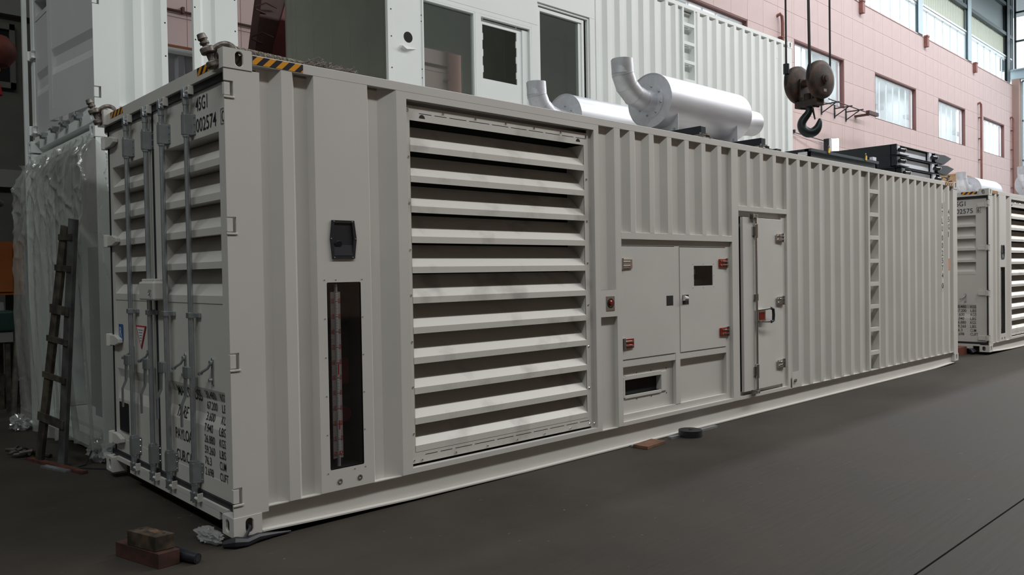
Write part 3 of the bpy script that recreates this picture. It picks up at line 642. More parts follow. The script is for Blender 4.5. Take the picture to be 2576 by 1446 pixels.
    MB().tube([(qx+0.22, qy-0.045, 1.108), (qx+0.265, qy-0.048, 1.095), (qx+0.272, qy-0.048, 1.03), (qx+0.265, qy-0.048, 0.97), (qx+0.22, qy-0.045, 0.958)], 0.016, 10).build('handle_grip', BLKP, pdr, smooth=True)
    for z in (1.893, 1.180, 0.463): butterfly(6.352, 6.522, z, pdr, CHRO, -1, -0.026)
    # plain corrugation, pocket, ladder
    sheet(corr_profile(6.664, 8.805, (6.929, 7.205, 7.488, 7.767, 8.043, 8.318, 8.591)), zb, zt, 'corrugated_panel', m, root)
    pk = B(6.700, 6.888, -0.001, 0.0025, 0.150, 0.335).build('drain_pocket', m, root)
    MB().ring((6.76, -0.001, 0.235), (6.76, -0.018, 0.235), 0.020, n=12).build('drain_stub', SHAK, pk)
    B(6.876, 6.888, 0.003, 0.037, 0.150, 0.335).build('pocket_cheek', m, pk)
    mb = MB(); mb.box(8.805, 8.858, 0.0, 0.11, zb, zt); mb.box(9.125, 9.170, 0.0, 0.11, zb, zt); mb.box(8.858, 9.125, 0.105, 0.11, zb, zt)
    ld = mb.build('ladder_recess', m, root)
    for zr in (2.590, 2.278, 1.966, 1.652, 1.340, 1.034, 0.724, 0.408):
        B(8.858, 9.125, 0.0, 0.042, zr-0.055, zr).build('rung', m, ld, bevel=0.002)
        B(8.868, 8.93, 0.045, 0.105, zr-0.080, zr-0.060).build('rung_cleat', m, ld)
    sheet(corr_profile(9.170, 12.0, (9.405, 9.677, 9.945, 10.206, 10.476, 10.742, 11.010, 11.277, 11.558, 11.837)), zb, zt, 'corrugated_panel', m, root)
    mb = MB()
    for k, ch in enumerate('UTLU0025740'):
        z = 2.44-k*0.118-(0.03 if k > 3 else 0)-(0.04 if k > 9 else 0); text_fit(mb, ch, lambda u, v: Vector((11.495+u, -0.0012, z+v)), 0.022 if ch == '1' else 0.055, 0.085, bold=0.01)
    for a in ((11.487, 11.490), (11.555, 11.558)): mb.box(a[0], a[1], -0.0014, -0.0008, 1.13, 1.25)
    for k, ch in enumerate('45G1'):
        z = 2.36-k*0.12; text_fit(mb, ch, lambda u, v: Vector((11.775+u, -0.0012, z+v)), 0.022 if ch == '1' else 0.055, 0.085, bold=0.01)
    stuff(mb.build('side_number_print', INK, root))
    B(11.785, 11.83, -0.0015, 0.0, 1.47, 1.66).build('orange_sticker', ORGS, root)
    mb = MB(); mb.box(11.60, 11.64, 0.006, 0.016, 2.55, 2.70); mb.build('document_clip', m, root)
    return root
gen = build_genset()

def vent_silencer(label, y, loc=(0, 0, 0), flip=1):
    t = thing('exhaust_silencer', label, 'silencer', loc)
    cz = 3.335; x0, x1, R = 4.86, 6.42, 0.282
    MB().lathe([(0.0, 0.0), (R, 0.0), (R, x1-x0), (0.0, x1-x0)], (x0, y, cz), (1, 0, 0), 48).build('body', SILV, t, smooth=True)
    MB().lathe([(R+0.004, -0.006), (R+0.004, 0.004), (R-0.004, 0.004), (R-0.004, -0.006), (R+0.004, -0.006)], (x0, y, cz), (1, 0, 0), 48).build('end_seam', SILV, t, smooth=True)
    MB().lathe([(0.0, -0.012), (0.175, -0.012), (0.175, 0.004)], (x0, y, cz-0.01), (1, 0, 0), 32).build('flange', SILV, t, smooth=True)
    bolt_heads([(x0-0.012, y+0.15*math.cos(a), cz-0.01+0.15*math.sin(a)) for a in [k*PI/4+0.2 for k in range(8)]], 0.013, (-1, 0, 0), GALV, t, 'flange_bolts', 0.014)
    # mitred elbow
    pth = [(x0, cz-0.01), (4.72, cz-0.01), (4.585, cz+0.022), (4.475, cz+0.10), (4.418, cz+0.205), (4.405, cz+0.355)]
    r = 0.112; mb = MB(); n = 28; rings = []
    for i, (px, pz) in enumerate(pth):
        a = Vector((px-pth[i-1][0], 0, pz-pth[i-1][1])).normalized() if i else None
        b = Vector((pth[i+1][0]-px, 0, pth[i+1][1]-pz)).normalized() if i < len(pth)-1 else None
        d = ((a or b)+(b or a)).normalized(); k = 1/max(0.7, d.dot(a or b))
        u = Vector((0, 1, 0)); v = d.cross(u).normalized()
        rings.append([Vector((px, y, pz))+r*(math.cos(2*PI*j/n)*u+k*math.sin(2*PI*j/n)*v) for j in range(n)])
    vs = [p for rg in rings for p in rg]
    mb.add(vs, [(i*n+j, i*n+(j+1) % n, (i+1)*n+(j+1) % n, (i+1)*n+j) for i in range(len(rings)-1) for j in range(n)])
    inner = [Vector((4.405, y, cz+0.355))+0.106*Vector((math.cos(2*PI*j/n), math.sin(2*PI*j/n), 0)) for j in range(n)]
    lo = [p-Vector((0, 0, 0.15)) for p in inner]
    mb.add(inner+lo, [(j, (j+1) % n, n+(j+1) % n, n+j) for j in range(n)]+[tuple(range(n, 2*n))])
    mb.build('elbow_pipe', SILV, t, smooth=True, angle=20)
    w_ = MB()
    for rg in rings[1:-1]: w_.tube(rg+[rg[0]], 0.0022, 5, caps=False)
    w_.build('weld_seams', GALV, t, smooth=True)
    # outlet: cone then pipe
    m_ = MB(); n = 32; rr = [(x1, cz-0.035, 0.205), (x1+0.17, cz-0.025, 0.165), (x1+0.42, cz-0.01, 0.150), (x1+0.50, cz-0.01, 0.150), (x1+0.52, cz-0.01, 0.135), (x1+0.52, cz-0.01, 0.001)]
    vs = [(x, y+q*math.cos(2*PI*j/n), z+q*math.sin(2*PI*j/n)) for x, z, q in rr for j in range(n)]
    m_.add(vs, [(i*n+j, i*n+(j+1) % n, (i+1)*n+(j+1) % n, (i+1)*n+j) for i in range(len(rr)-1) for j in range(n)]).build('outlet', SILV, t, smooth=True)
    for xs in (5.02, 6.17):
        prof = [(y-0.24*1.0, 3.004)]+[(y+R*math.sin(a), cz-R*math.cos(a)) for a in [(-1.02+i*0.17) for i in range(13)]]+[(y+0.24, 3.004)]
        MB().prism(prof, 'x', xs, xs+0.008).box(xs-0.04, xs+0.05, y-0.25, y+0.25, 2.998, 3.005).build('saddle', SILV, t)
        MB().ring((xs-0.01, y-0.19, 2.985), (xs-0.01, y-0.19, 3.04), 0.010, n=8).build('saddle_bolt', GALV, t)
    return t
m1 = vent_silencer('silver exhaust silencer with upright elbow, near edge of the front container roof', 0.60)
m2 = vent_silencer('silver exhaust silencer half hidden behind the front container roof edge, by cabin windows', 1.84)
def roof_beam(x, label):
    t = thing('support_beam', label, 'beam', (x, 0, 0), 0, None)
    B(-0.045, 0.045, 0.03, 2.30, 2.915, 2.998).build('beam', BLKS, t, bevel=0.004)
    mb = MB()
    mb.prism([(-0.11, 2.878), (0.13, 2.878), (0.13, 2.888), (-0.02, 2.888)], 'y', 0.0, 0.055)
    mb.box(-0.065, 0.075, -0.0, 0.05, 2.906, 2.912); mb.box(-0.065, -0.059, 0.0, 0.05, 2.868, 2.912); mb.box(0.069, 0.075, 0.0, 0.05, 2.868, 2.912)
    mb.build('mounting_bracket', SHAK, t)
    MB().ring((-0.055, 0.03, 2.912), (-0.055, 0.03, 2.93), 0.010, n=6).ring((0.062, 0.03, 2.912), (0.062, 0.03, 2.93), 0.010, n=6).build('bracket_bolts', GALV, t)
    return t
b1 = roof_beam(4.985, 'black steel beam under the inlet end of the front silencer')
b2 = roof_beam(6.16, 'black steel beam under the outlet end of the front silencer')

# ---- the same container again further along the row
OFF = 13.77
cskip = [o for o in bpy.data.objects if o.parent == gen and o.name.split('.')[0] in ('serial_number_print', 'side_number_print', 'orange_sticker', 'blue_sticker', 'sticker_print', 'warning_sticker', 'warning_sticker_face', 'warning_print', 'data_plate', 'lock_box', 'overlap_strip')]
gen2 = copy_tree(gen, None, cskip); gen2.location = (OFF, 0, 0)
gen2['label'] = 'second off-white generator container at the right edge, number 002575 6'
mb = MB()
text_fit(mb, '45G1', lambda u, v: Vector((0.0548, 0.60-u, 2.612+v)), 0.21, 0.085, bold=0.004); text_fit(mb, '002575', lambda u, v: Vector((0.0548, 0.60-u, 2.478+v)), 0.33, 0.085, bold=0.004)
text_fit(mb, '6', lambda u, v: Vector((0.0548, 0.197-u, 2.487+v)), 0.035, 0.07, bold=0.006)
for a in ((0.208, 0.212, 2.475, 2.570), (0.142, 0.146, 2.475, 2.570), (0.142, 0.212, 2.566, 2.570), (0.142, 0.212, 2.475, 2.479)): mb.box(0.0545, 0.0550, *a)
stuff(mb.build('serial_number_print', INK, gen2))
for z in (2.62, 1.855, 1.048, 0.246): strap_hinge(gen2, P_MAIN, 0.012, 0.19, z)
B(0.052, 0.058, 0.020, 0.052, 0.16, 2.74).build('door_gasket', GASK, gen2)
n1 = copy_tree(m1); n1.location = (OFF, 0, 0); n1['label'] = 'silver silencer elbow cut off by the right edge of the frame'
n2 = copy_tree(m2); n2.location = (OFF, 0, 0); n2['label'] = 'pale silver silencer on the second container roof, under the wooden crate'
for bsrc, xx, lab in ((b1, OFF+4.985, 'black beam under inlet end of the second container silencers'), (b2, OFF+6.16, 'black beam under outlet end of the second container silencers')):
    c = copy_tree(bsrc); c.location = (xx, 0, 0); c['label'] = lab
h = thing('roof_hood', 'low grey sheet metal hood on the second container roof', 'hood', (OFF, 0, 2.87))
MB().add([(1.9, 0.5, 0), (3.9, 0.5, 0), (3.9, 1.6, 0), (1.9, 1.6, 0), (2.2, 0.8, 0.16), (3.6, 0.8, 0.16), (3.6, 1.3, 0.16), (2.2, 1.3, 0.16)], [(0, 3, 2, 1), (4, 5, 6, 7), (0, 1, 5, 4), (1, 2, 6, 5), (2, 3, 7, 6), (3, 0, 4, 7)]).build('cover', SHEEN, h)
B(1.86, 3.94, 0.46, 1.64, -0.01, 0.012).build('base_flange', P_MAIN, h)

# ------------------------------------------------------------------ stacked white containers behind
BX, BY, BZ = 0.10, 2.88, 2.915
def white_box(label, z, upper):
    root = thing('container', label, 'container', (BX, BY, z)); m = P_WHITE
    frame(root, m, 0.012 if upper else FZ)
    return root
low = white_box('lower white container behind, its open end wrapped in clear plastic', 0, False)
mb = B(0.0, 0.22, 0.0, 0.012, 0.118, HGT-0.118); mb.box(0.06, 0.22, 0.012, 0.10, 0.118, HGT-0.118); mb.build('corner_post', P_WHITE, low, bevel=0.002)
B(0.02, 0.22, WID-0.1, WID, 0.118, HGT-0.118).build('corner_post', P_WHITE, low)
B(0.22, LEN-0.1, 0.02, 0.03, 0.14, 2.82).build('side_wall', P_WHITE, low); B(0.22, LEN-0.1, WID-0.04, WID-0.01, 0.14, 2.82).build('side_wall', P_WHITE, low)
B(LEN-0.06, LEN-0.03, 0.10, WID-0.10, 0.118, 2.78).build('end_wall', P_WHITE, low)
B(0.02, 0.12, 0.162, WID-0.162, 2.775, 2.862).build('door_header', P_WHITE, low); B(0.02, 0.12, 0.162, WID-0.162, 0.03, 0.13).build('door_sill', P_WHITE, low)
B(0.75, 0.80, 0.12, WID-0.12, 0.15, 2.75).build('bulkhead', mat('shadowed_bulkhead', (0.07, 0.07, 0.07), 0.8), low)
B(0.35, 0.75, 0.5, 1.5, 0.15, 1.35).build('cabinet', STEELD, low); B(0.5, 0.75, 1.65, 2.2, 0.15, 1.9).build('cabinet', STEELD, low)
B(0.45, 0.75, 0.4, 1.9, 2.05, 2.15).build('duct', STEELD, low)

up = white_box('upper white office container stacked behind, with window and door openings', BZ, True)
m = P_WHITE
mb = MB(); z = 0.118
for zc in (0.246, 1.048, 1.855, 2.657):
    mb.box(0.0, 0.20, 0.0, 0.012, z, zc-0.05); z = zc+0.05
mb.box(0.0, 0.20, 0.0, 0.012, z, HGT-0.118)
for zc in (0.246, 1.048, 1.855, 2.657): mb.box(0.055, 0.20, 0.0, 0.012, zc-0.05, zc+0.05)
mb.box(0.105, 0.20, 0.012, 0.10, 0.118, HGT-0.118); cp = mb.build('corner_post', m, up)
for zc in (0.246, 1.048, 1.855, 2.657): B(0.0, 0.036, 0.002, 0.03, zc-0.042, zc+0.040).build('hinge_lug', m, cp)
B(0.05, 0.22, WID-0.13, WID, 0.118, HGT-0.118).build('corner_post', m, up, bevel=0.003)
B(LEN-0.192, LEN-0.004, 0.0, 0.10, 0.118, HGT-0.118).build('corner_post', m, up, bevel=0.004)
B(LEN-0.15, LEN-0.02, WID-0.10, WID, 0.118, HGT-0.118).build('corner_post', m, up)
B(LEN-0.06, LEN-0.03, 0.10, WID-0.10, 0.118, 2.78).build('end_wall', m, up)
B(0.02, 0.14, 0.162, WID-0.162, 2.778, 2.862).build('door_header', m, up)
mb = B(0.03, 0.14, 0.162, WID-0.162, 0.098, 0.155); mb.box(0.02, 0.14, 0.162, 2.02, 0.012, 0.10); mb.build('door_sill', m, up)
B(0.05, 0.10, 0.02, 2.40, 0.150, 0.170).build('door_gasket', GASK, up)
l1 = door_leaf(up, P_DOORG, 1.26, 2.33, 1.33, 2.24)
l2 = door_leaf(up, P_DOORG, 0.0, 1.20, 0.06, 1.10, xf=0.0)
l2.location = (0.055, 0.03, 0.0); l2.rotation_euler = (0, 0, 0.10)
for zc in (2.657, 1.855, 1.048, 0.246): strap_hinge(up, m, 2.43, 2.28, zc)
for y in (0.50, 0.95, 1.32, 1.75):
    mb = MB(); mb.box(-0.03, 0.03, y-0.04, y-0.02, 0.085, 0.135); mb.box(-0.045, -0.02, y-0.04, y+0.05, 0.10, 0.118); mb.box(-0.03, 0.03, y+0.02, y+0.04, 0.075, 0.125); mb.build('cam_keeper', GALV, up, bevel=0.003)
# long side of the office container (x measured from its door end)
def bx(v): return v-BX
zt, zb, S = 2.815, 0.148, 0.0
sheet([(0.20, 0.045), (0.27, 0.045), (0.33, 0.0), (0.40, 0.0), (0.44, 0.045), (0.52, 0.045), (0.57, 0.0), (bx(0.725), 0.0)], zb, zt, 'corrugated_panel', m, up)
def flat(x0, x1, z0, z1, name='side_panel', mm=None): return B(x0, x1, 0.0035 if 'jamb' in name else 0.0, 0.05, z0, z1).build(name, mm or m, up, bevel=0.002)
flat(bx(0.695), bx(0.727), zb, zt, 'opening_jamb')
sheet([(bx(0.965), 0.0), (bx(1.03), 0.0), (bx(1.06), 0.02), (bx(1.14), 0.02), (bx(1.17), 0.0), (bx(1.39), 0.0)], zb, zt, 'side_panel', m, up)
flat(bx(0.965), bx(0.99), zb, zt, 'opening_jamb'); flat(bx(1.36), bx(1.39), zb, zt, 'opening_jamb')
flat(bx(0.725), bx(0.965), 2.45, zt); flat(bx(1.39), bx(3.137), 2.45, zt); flat(bx(0.725), bx(0.965), zb, 0.22); flat(bx(1.39), bx(3.137), zb, 0.22)
flat(bx(3.130), bx(3.205), zb, zt, 'opening_jamb')
wp = B(bx(3.205), bx(3.615), 0.012, 0.05, zb, zt).build('side_panel', m, up, bevel=0.003)
MB().ring((bx(3.41), 0.0115, 4.247-BZ), (bx(3.41), 0.0125, 4.247-BZ), 0.062, n=28).build('round_hole', DARK, wp)
MB().add([(bx(3.30), -0.035, 4.125-BZ), (bx(3.36), -0.035, 4.095-BZ), (bx(3.52), 0.012, 4.137-BZ), (bx(3.30), 0.012, 4.138-BZ), (bx(3.52), 0.012, 4.130-BZ), (bx(3.30), 0.012, 4.10-BZ)], [(0, 1, 5), (0, 1, 2, 3), (1, 4, 2), (0, 5, 3), (1, 4, 5)]).build('small_ledge', m, wp)
# window and door bay
WZ = 4.715-BZ
def framed(x0, x1, z0, z1, t, name, y0=0.0, y1=0.06, par=up):
    mb = MB(); mb.box(x0, x0+t, y0, y1, z0, z1); mb.box(x1-t, x1, y0, y1, z0, z1); mb.box(x0+t, x1-t, y0, y1, z1-t, z1); mb.box(x0+t, x1-t, y0, y1, z0, z0+t)
    return mb.build(name, m, par, bevel=0.002)
flat(bx(3.615), bx(5.489), 4.791-BZ, zt, 'side_panel')
mb = MB(); mb.box(bx(3.615), bx(5.372), 0.001, 0.05, 4.738-BZ, 4.79-BZ); mb.box(bx(5.372), bx(5.489), 0.001, 0.05, zb, 4.79-BZ); mb.build('bay_frame', m, up, bevel=0.003)
wf = framed(bx(3.605), bx(4.405), 0.20, 4.737-BZ, 0.022, 'window_frame')
MB().box(bx(4.406), bx(4.475), -0.002, 0.06, zb, 4.737-BZ).build('bay_post', m, up, bevel=0.003)
B(bx(3.627), bx(4.385), 0.030, 0.034, 0.22, 4.715-BZ).build('window_pane', GLASSD, wf)
df = framed(bx(4.475), bx(5.37), 0.18, 4.737-BZ, 0.03, 'door_surround', 0.0, 0.05)
mb = MB(); hx0, hx1, hz0, hz1 = bx(4.56), bx(5.145), 3.965-BZ, 4.635-BZ
for a in ((bx(4.505), hx0, 0.2, 4.69-BZ), (hx1, bx(5.23), 0.2, 4.69-BZ), (hx0, hx1, 0.2, hz0), (hx0, hx1, hz1, 4.69-BZ)): mb.box(a[0], a[1], 0.045, 0.06, a[2], a[3])
for k in range(4):
    z = hz0+0.03+k*0.20
    for zz in (z,): mb.box(hx0-0.0, hx0+0.012, 0.046, 0.059, zz+0.045, zz+0.13); mb.box(hx1-0.012, hx1, 0.046, 0.059, zz+0.045, zz+0.13)
mb.build('cabin_door', m, df)
MB().box(bx(5.23), bx(5.34), 0.03, 0.08, 0.2, 4.69-BZ).build('door_jamb', m, df, bevel=0.003)
# third opening
flat(bx(5.49), bx(6.63), 5.101-BZ, zt, 'side_panel')
framed(bx(5.49), bx(6.52), 0.18, 5.10-BZ, 0.03, 'opening_surround', 0.02, 0.06)
w3 = framed(bx(5.52), bx(6.43), 0.22, 5.05-BZ, 0.045, 'window_frame', 0.035, 0.08)
MB().box(bx(6.33), bx(6.385), 0.05, 0.10, 0.26, 5.0-BZ).build('window_stile', m, w3)
B(bx(5.56), bx(6.33), 0.06, 0.064, 0.26, 5.0-BZ).build('window_pane', GLASSD, w3)
flat(bx(6.521), bx(6.629), zb, 5.10-BZ, 'bay_post')
sheet(corr_profile(bx(6.63), bx(8.75), [bx(v) for v in (6.72, 6.97, 7.25, 7.53, 7.81, 8.09, 8.37, 8.63)]), zb, zt, 'corrugated_panel', m, up)
mb = MB(); mb.box(bx(8.75), bx(8.79), 0.0, 0.11, zb, zt); mb.box(bx(9.07), bx(9.11), 0.0, 0.11, zb, zt); mb.box(bx(8.79), bx(9.07), 0.105, 0.11, zb, zt); ld = mb.build('ladder_recess', m, up)
for zr in (2.588, 2.290, 1.990, 1.690, 1.390, 1.09, 0.79, 0.49):
    B(bx(8.79), bx(9.07), 0.0, 0.042, zr-0.05, zr).build('rung', m, ld); B(bx(8.80), bx(8.97), 0.045, 0.105, zr-0.075, zr-0.055).build('rung_cleat', m, ld)
sheet(corr_profile(bx(9.11), 12.0, [bx(v) for v in (9.235, 9.509, 9.783, 10.060, 10.335, 10.611, 10.888, 11.161, 11.436, 11.70, 11.96)]), zb, zt, 'corrugated_panel', m, up)
B(11.60, 11.64, -0.002, 0.012, 2.50, 2.66).build('document_clip', m, up)
# interior skin and far wall with the opening one looks through
mb = MB(); fy0, fy1 = WID-0.14, WID-0.10
for a in ((bx(3.10), bx(5.34), zb, zt), (bx(6.10), 12.0, zb, zt), (bx(5.34), bx(6.10), 4.99-BZ, zt)): mb.box(a[0], a[1], fy0, fy1, a[2], a[3])
iw = mb.build('inner_wall', P_INNER, up)
mb = MB()
for x in (3.16, 3.23, 3.49, 3.78, 4.06, 4.34, 4.62, 4.9, 5.18, 6.4, 6.7, 7.0): mb.box(bx(x), bx(x)+0.006, fy0-0.004, fy0, zb, zt)
mb.build('panel_joints', P_INNER, iw)
B(bx(3.11), 12.0, 0.06, fy0, 2.76, 2.78).build('inner_ceiling', P_INNER, up)
bolt_heads([(bx(0.705), 0.0, z) for z in (0.35, 0.65, 0.95, 1.18, 1.45)]+[(bx(0.98), 0.0, z) for z in (0.55, 0.85, 1.15)]+[(bx(1.365), 0, z) for z in (0.48, 0.72, 1.0, 1.3)]+[(bx(3.175), 0.0, z) for z in (0.62, 0.95, 1.3, 1.6)]+[(bx(3.60), 0.012, z) for z in (0.9, 1.0, 1.55, 1.62)], 0.008, (0, -1, 0), DARK, up, 'rivet_holes', 0.001)

# behind row, container that carries the crates
store = thing('container', 'plain white container hidden behind the second generator container, crates on top', 'container', (14.6, 2.95, 0))
frame(store, P_WHITE); B(0.1, LEN-0.1, 0.02, WID-0.02, 0.14, 2.82).build('body_panels', P_WHITE, store)
for x in (0.07, LEN-0.17):
    for y in (0.02, WID-0.12): B(x, x+0.1, y, y+0.1, 0.118, HGT-0.118).build('corner_post', P_WHITE, store)
def crate(x, y, z, lx, ly, lz, label, rz=0.0):
    t = thing('wooden_crate', label, 'crate', (x, y, z), rz)
    B(0.02, lx-0.02, 0.02, ly-0.02, 0.08, lz-0.02).build('plywood_sides', WOOD, t)
    for k in range(3): B(0.0, lx, 0.05+k*(ly-0.2)/2, 0.15+k*(ly-0.2)/2, 0.0, 0.08).build('skid', WOOD, t)
    B(0.0, lx, 0.0, ly, lz-0.025, lz).build('lid', WOOD, t)
    for xx in (0.0, lx-0.06): B(xx, xx+0.06, 0.0, 0.02, 0.08, lz-0.02).build('batten', WOOD, t)
    return t
crate(21.55, 2.99, HGT, 2.1, 1.2, 0.86, 'lower long plywood crate on the container behind the far silencer')
crate(21.50, 2.97, HGT+0.87, 1.05, 1.15, 0.26, 'upper thin plywood crate, topmost above the far silencer')

# ------------------------------------------------------------------ the hall
def WY(x): return 9.0+0.022*(x-24.2)
WT = Matrix.Translation((24.2, 9.0, 0)) @ Matrix.Rotation(math.atan(0.022), 4, 'Z') @ Matrix.Translation((-24.2, 0, 0))   # wall frame: x along, y into the wall
fl = struct(B(-13, 60, -22, 14, FZ-0.20, FZ-0.02).build('floor', FLOORM))
for y0, y1 in ((-22, -19.0), (-19.0, -15.0), (-15.0, -11.0), (-11.0, -6.97), (-6.97, -2.97), (-2.97, 14.0)):
    B(-13, 60, y0+0.006, y1-0.006, FZ-0.02, FZ).build('slab', FLOORM, fl)
WX0, WX1 = 2.2, 51.3
pw = struct(bpy.data.objects.new('wall_back', None)); COL.objects.link(pw); pw.matrix_world = WT
win = [(17.0, 21.0), (24.15, 28.2), (31.15, 35.75), (38.65, 42.6), (45.65, 49.5)]
WZ0, WZ1 = 7.60, 9.48
mb = MB()
def cells(cuts_x, cuts_z, holes, f):
    for xa, xb in zip(cuts_x[:-1], cuts_x[1:]):
        for za, zb2 in zip(cuts_z[:-1], cuts_z[1:]):
            cx, cz = (xa+xb)/2, (za+zb2)/2
            if any(h[0] < cx < h[1] and h[2] < cz < h[3] for h in holes): continue
            f(xa, xb, za, zb2)
holes = [(a, b, WZ0, WZ1) for a, b in win]
cells(sorted({WX0, WX1, *[v for a in win for v in a]}), [FZ, WZ0, WZ1, 11.95], holes, lambda a, b, c, d: mb.box(a, b, 0.012, 0.30, c, d))
struct(mb.build('wall_back_core', PINKJ, pw)); 
xs = sorted({WX0, WX1, *[float(i) for i in range(3, 52)], *[v for a in win for v in a]}); xs = [x for i, x in enumerate(xs) if i == 0 or x-xs[i-1] > 0.05]
zs = [5.25, 6.10, 6.95, WZ0, 8.65, WZ1, 10.34, 11.18, 11.95]
PM = {}
def wpanel(a, b, c, d):
    k = (round(b-a, 3), round(d-c, 3))
    if k not in PM:
        PM[k] = B(0.005, b-a-0.005, 0, 0.014, 0.005, d-c-0.005).build('wall_panel', PINK, pw).data
        o = [q for q in bpy.data.objects if q.data == PM[k]][0]
    else: o = bpy.data.objects.new('wall_panel', PM[k]); COL.objects.link(o); o.parent = pw
    o.location = (a, 0, c)
cells([x for x in xs if x >= 22], zs, holes, wpanel); cells([x for x in xs if 15 <= x <= 22], zs[3:], holes, wpanel)
cells([2.2, 3.08, 4.0, 5.0, 6.0], [4.0, 4.9, 5.75, 6.6, 7.6], [], wpanel); cells([6.0, 7.95, 9.0, 10.0], [4.0, 4.9, 5.75, 6.6, 7.6], [], wpanel)
mb = MB(); mb.box(22, WX1, 0, 0.0118, FZ, 5.25); mb.box(10, 22, 0, 0.0118, FZ, WZ0); mb.box(WX0, 10, 0, 0.0118, FZ, 4.0); mb.box(10, 15, 0, 0.0118, WZ0, 11.95); mb.box(WX0, 10, 0, 0.0118, 7.6, 11.95); struct(mb.build('wall_back_lower', PINK, pw))
struct(B(WX0, WX1, -0.02, 0.32, 11.95, 12.0).build('wall_back_coping', PINK, pw))
for i, (a, b) in enumerate(win):
    wn = struct(bpy.data.objects.new('window_%d' % (i+1), None)); COL.objects.link(wn); wn.matrix_world = WT
    mb = MB(); mb.box(a, a+0.03, -0.004, 0.16, WZ0, WZ1); mb.box(b-0.06, b, -0.004, 0.16, WZ0, WZ1); mb.box(a, b, -0.004, 0.16, WZ1-0.06, WZ1); mb.box(a, b, -0.004, 0.16, WZ0, WZ0+0.02)
    struct(mb.build('window_reveal', REVEAL, wn))
    n = 5 if b-a < 4.3 else 6; x0, x1 = a+0.04, b-0.10; z0, z1 = WZ0+0.02, WZ1-0.08
    mb = MB(); mb.box(x0, x1, 0.13, 0.17, z0, z0+0.05); mb.box(x0, x1, 0.13, 0.17, z1-0.05, z1)
    for k in range(n+1): xx = x0+(x1-x0-0.05)*k/n; mb.box(xx, xx+0.05, 0.13, 0.17, z0, z1)
    mb.build('window_frame', ALU, wn)
    for k in range(n): xx = x0+(x1-x0)*k/n; B(xx+0.04, xx+(x1-x0)/n-0.01, 0.148, 0.152, z0+0.04, z1-0.04).build('pane', GLASSF, wn)
    # pale room behind the glass
    mb = MB(); mb.box(a-0.5, b+0.5, 2.6, 2.7, WZ0-0.6, WZ1+1.4)
    mb.box(a, b, 1.4, 1.6, WZ0+1.15, WZ0+1.32)
    struct(mb.build('room_backdrop_wall', mat('room_wall_%d' % i, (0.42, 0.47, 0.46), 0.9), wn))
    if i >= 1: area('office_room_light', (WT @ Vector(((a+b)/2, 1.3, WZ1+0.9))), 2.5, 1.5, 30+22*i, (0.93, 0.98, 1.0))
# clerestory
cl = struct(bpy.data.objects.new('window_6', None)); COL.objects.link(cl); cl.matrix_world = WT
mb = MB(); mb.box(WX0, WX1, 0.10, 0.18, 12.0, 12.06); mb.box(WX0, WX1, 0.06, 0.2, 13.30, 13.42)
x = 1.6
while x < 51:
    if x > WX0: mb.box(x, x+0.06, 0.11, 0.17, 12.05, 13.32)
    x += 1.09
mb.build('clerestory_frame', ALU, cl)
for k in range(45):
    a = 1.66+1.09*k
    if a > WX0 and a+1.03 < WX1: B(a, a+1.03, 0.138, 0.142, 12.06, 13.30).build('pane', GLASS, cl)
tr = struct(bpy.data.objects.new('trim_1', None)); COL.objects.link(tr); tr.matrix_world = WT
prof = []; x = WX0
while x < WX1: prof += [(x, 0.16), (x+0.09, 0.16), (x+0.12, 0.20), (x+0.21, 0.20)]; x += 0.24
struct(MB().prism(prof+[(a, b+0.01) for a, b in reversed(prof)], 'z', 13.40, 14.68).build('lower_cladding', CLAD, tr))
struct(B(WX0, WX1, 0.16, 0.18, 14.68, 18.2).build('upper_cladding', CLADD, tr))
mb = MB()
for z in (14.70, 16.4): mb.box(WX0, WX1, -0.02, 0.14, z-0.09, z+0.09)
struct(mb.build('wall_girt', STEELD, tr))
struct(MB().box(WX0, WX1, 0.02, 0.16, 13.42, 13.50).build('window_head', ALU, tr))
for i, x in enumerate((8.0, 15.0, 22.0, 29.1, 36.25, 43.25, 50.3)):
    c = bpy.data.objects.new('steel_column', None); COL.objects.link(c); c.matrix_world = WT
    ord_ = ('third', 'second', 'first')
    c['category'] = 'column'; c['group'] = 'steel columns along the clerestory'
    c['label'] = {43.25: 'light blue steel column standing above third scupper from left', 36.25: 'light blue steel column nearest to centre, between clerestory windows', 50.3: 'dark steel column at far right end of clerestory'}.get(x, 'steel column of the clerestory beyond the upper edge of the frame')
    xx = x; mb = MB(); mb.box(xx-0.28, xx+0.28, -0.06, -0.04, 12.01, 18); mb.box(xx-0.28, xx+0.28, 0.08, 0.10, 12.01, 18); mb.box(xx-0.012, xx+0.012, -0.04, 0.08, 12.01, 18)
    o = mb.build('i_section', STEELB if x != 50.3 else STEELD, c)
    B(xx-0.30, xx+0.30, -0.07, 0.10, 12.0, 12.01).build('base_plate', STEELB, c)
for x, l in ((29.72, 'leftmost'), (36.88, 'middle'), (44.0, 'rightmost')):
    o = MB().box(x-0.11, x+0.11, -0.16, 0.0, 11.53, 12.02).box(x-0.13, x+0.13, -0.18, 0.0, 11.96, 12.04).build('rain_scupper', PIPEP); o.matrix_world = WT
    tag(o, l+' of the three dark red brackets under the clerestory sill', 'bracket', 'dark red brackets below clerestory')
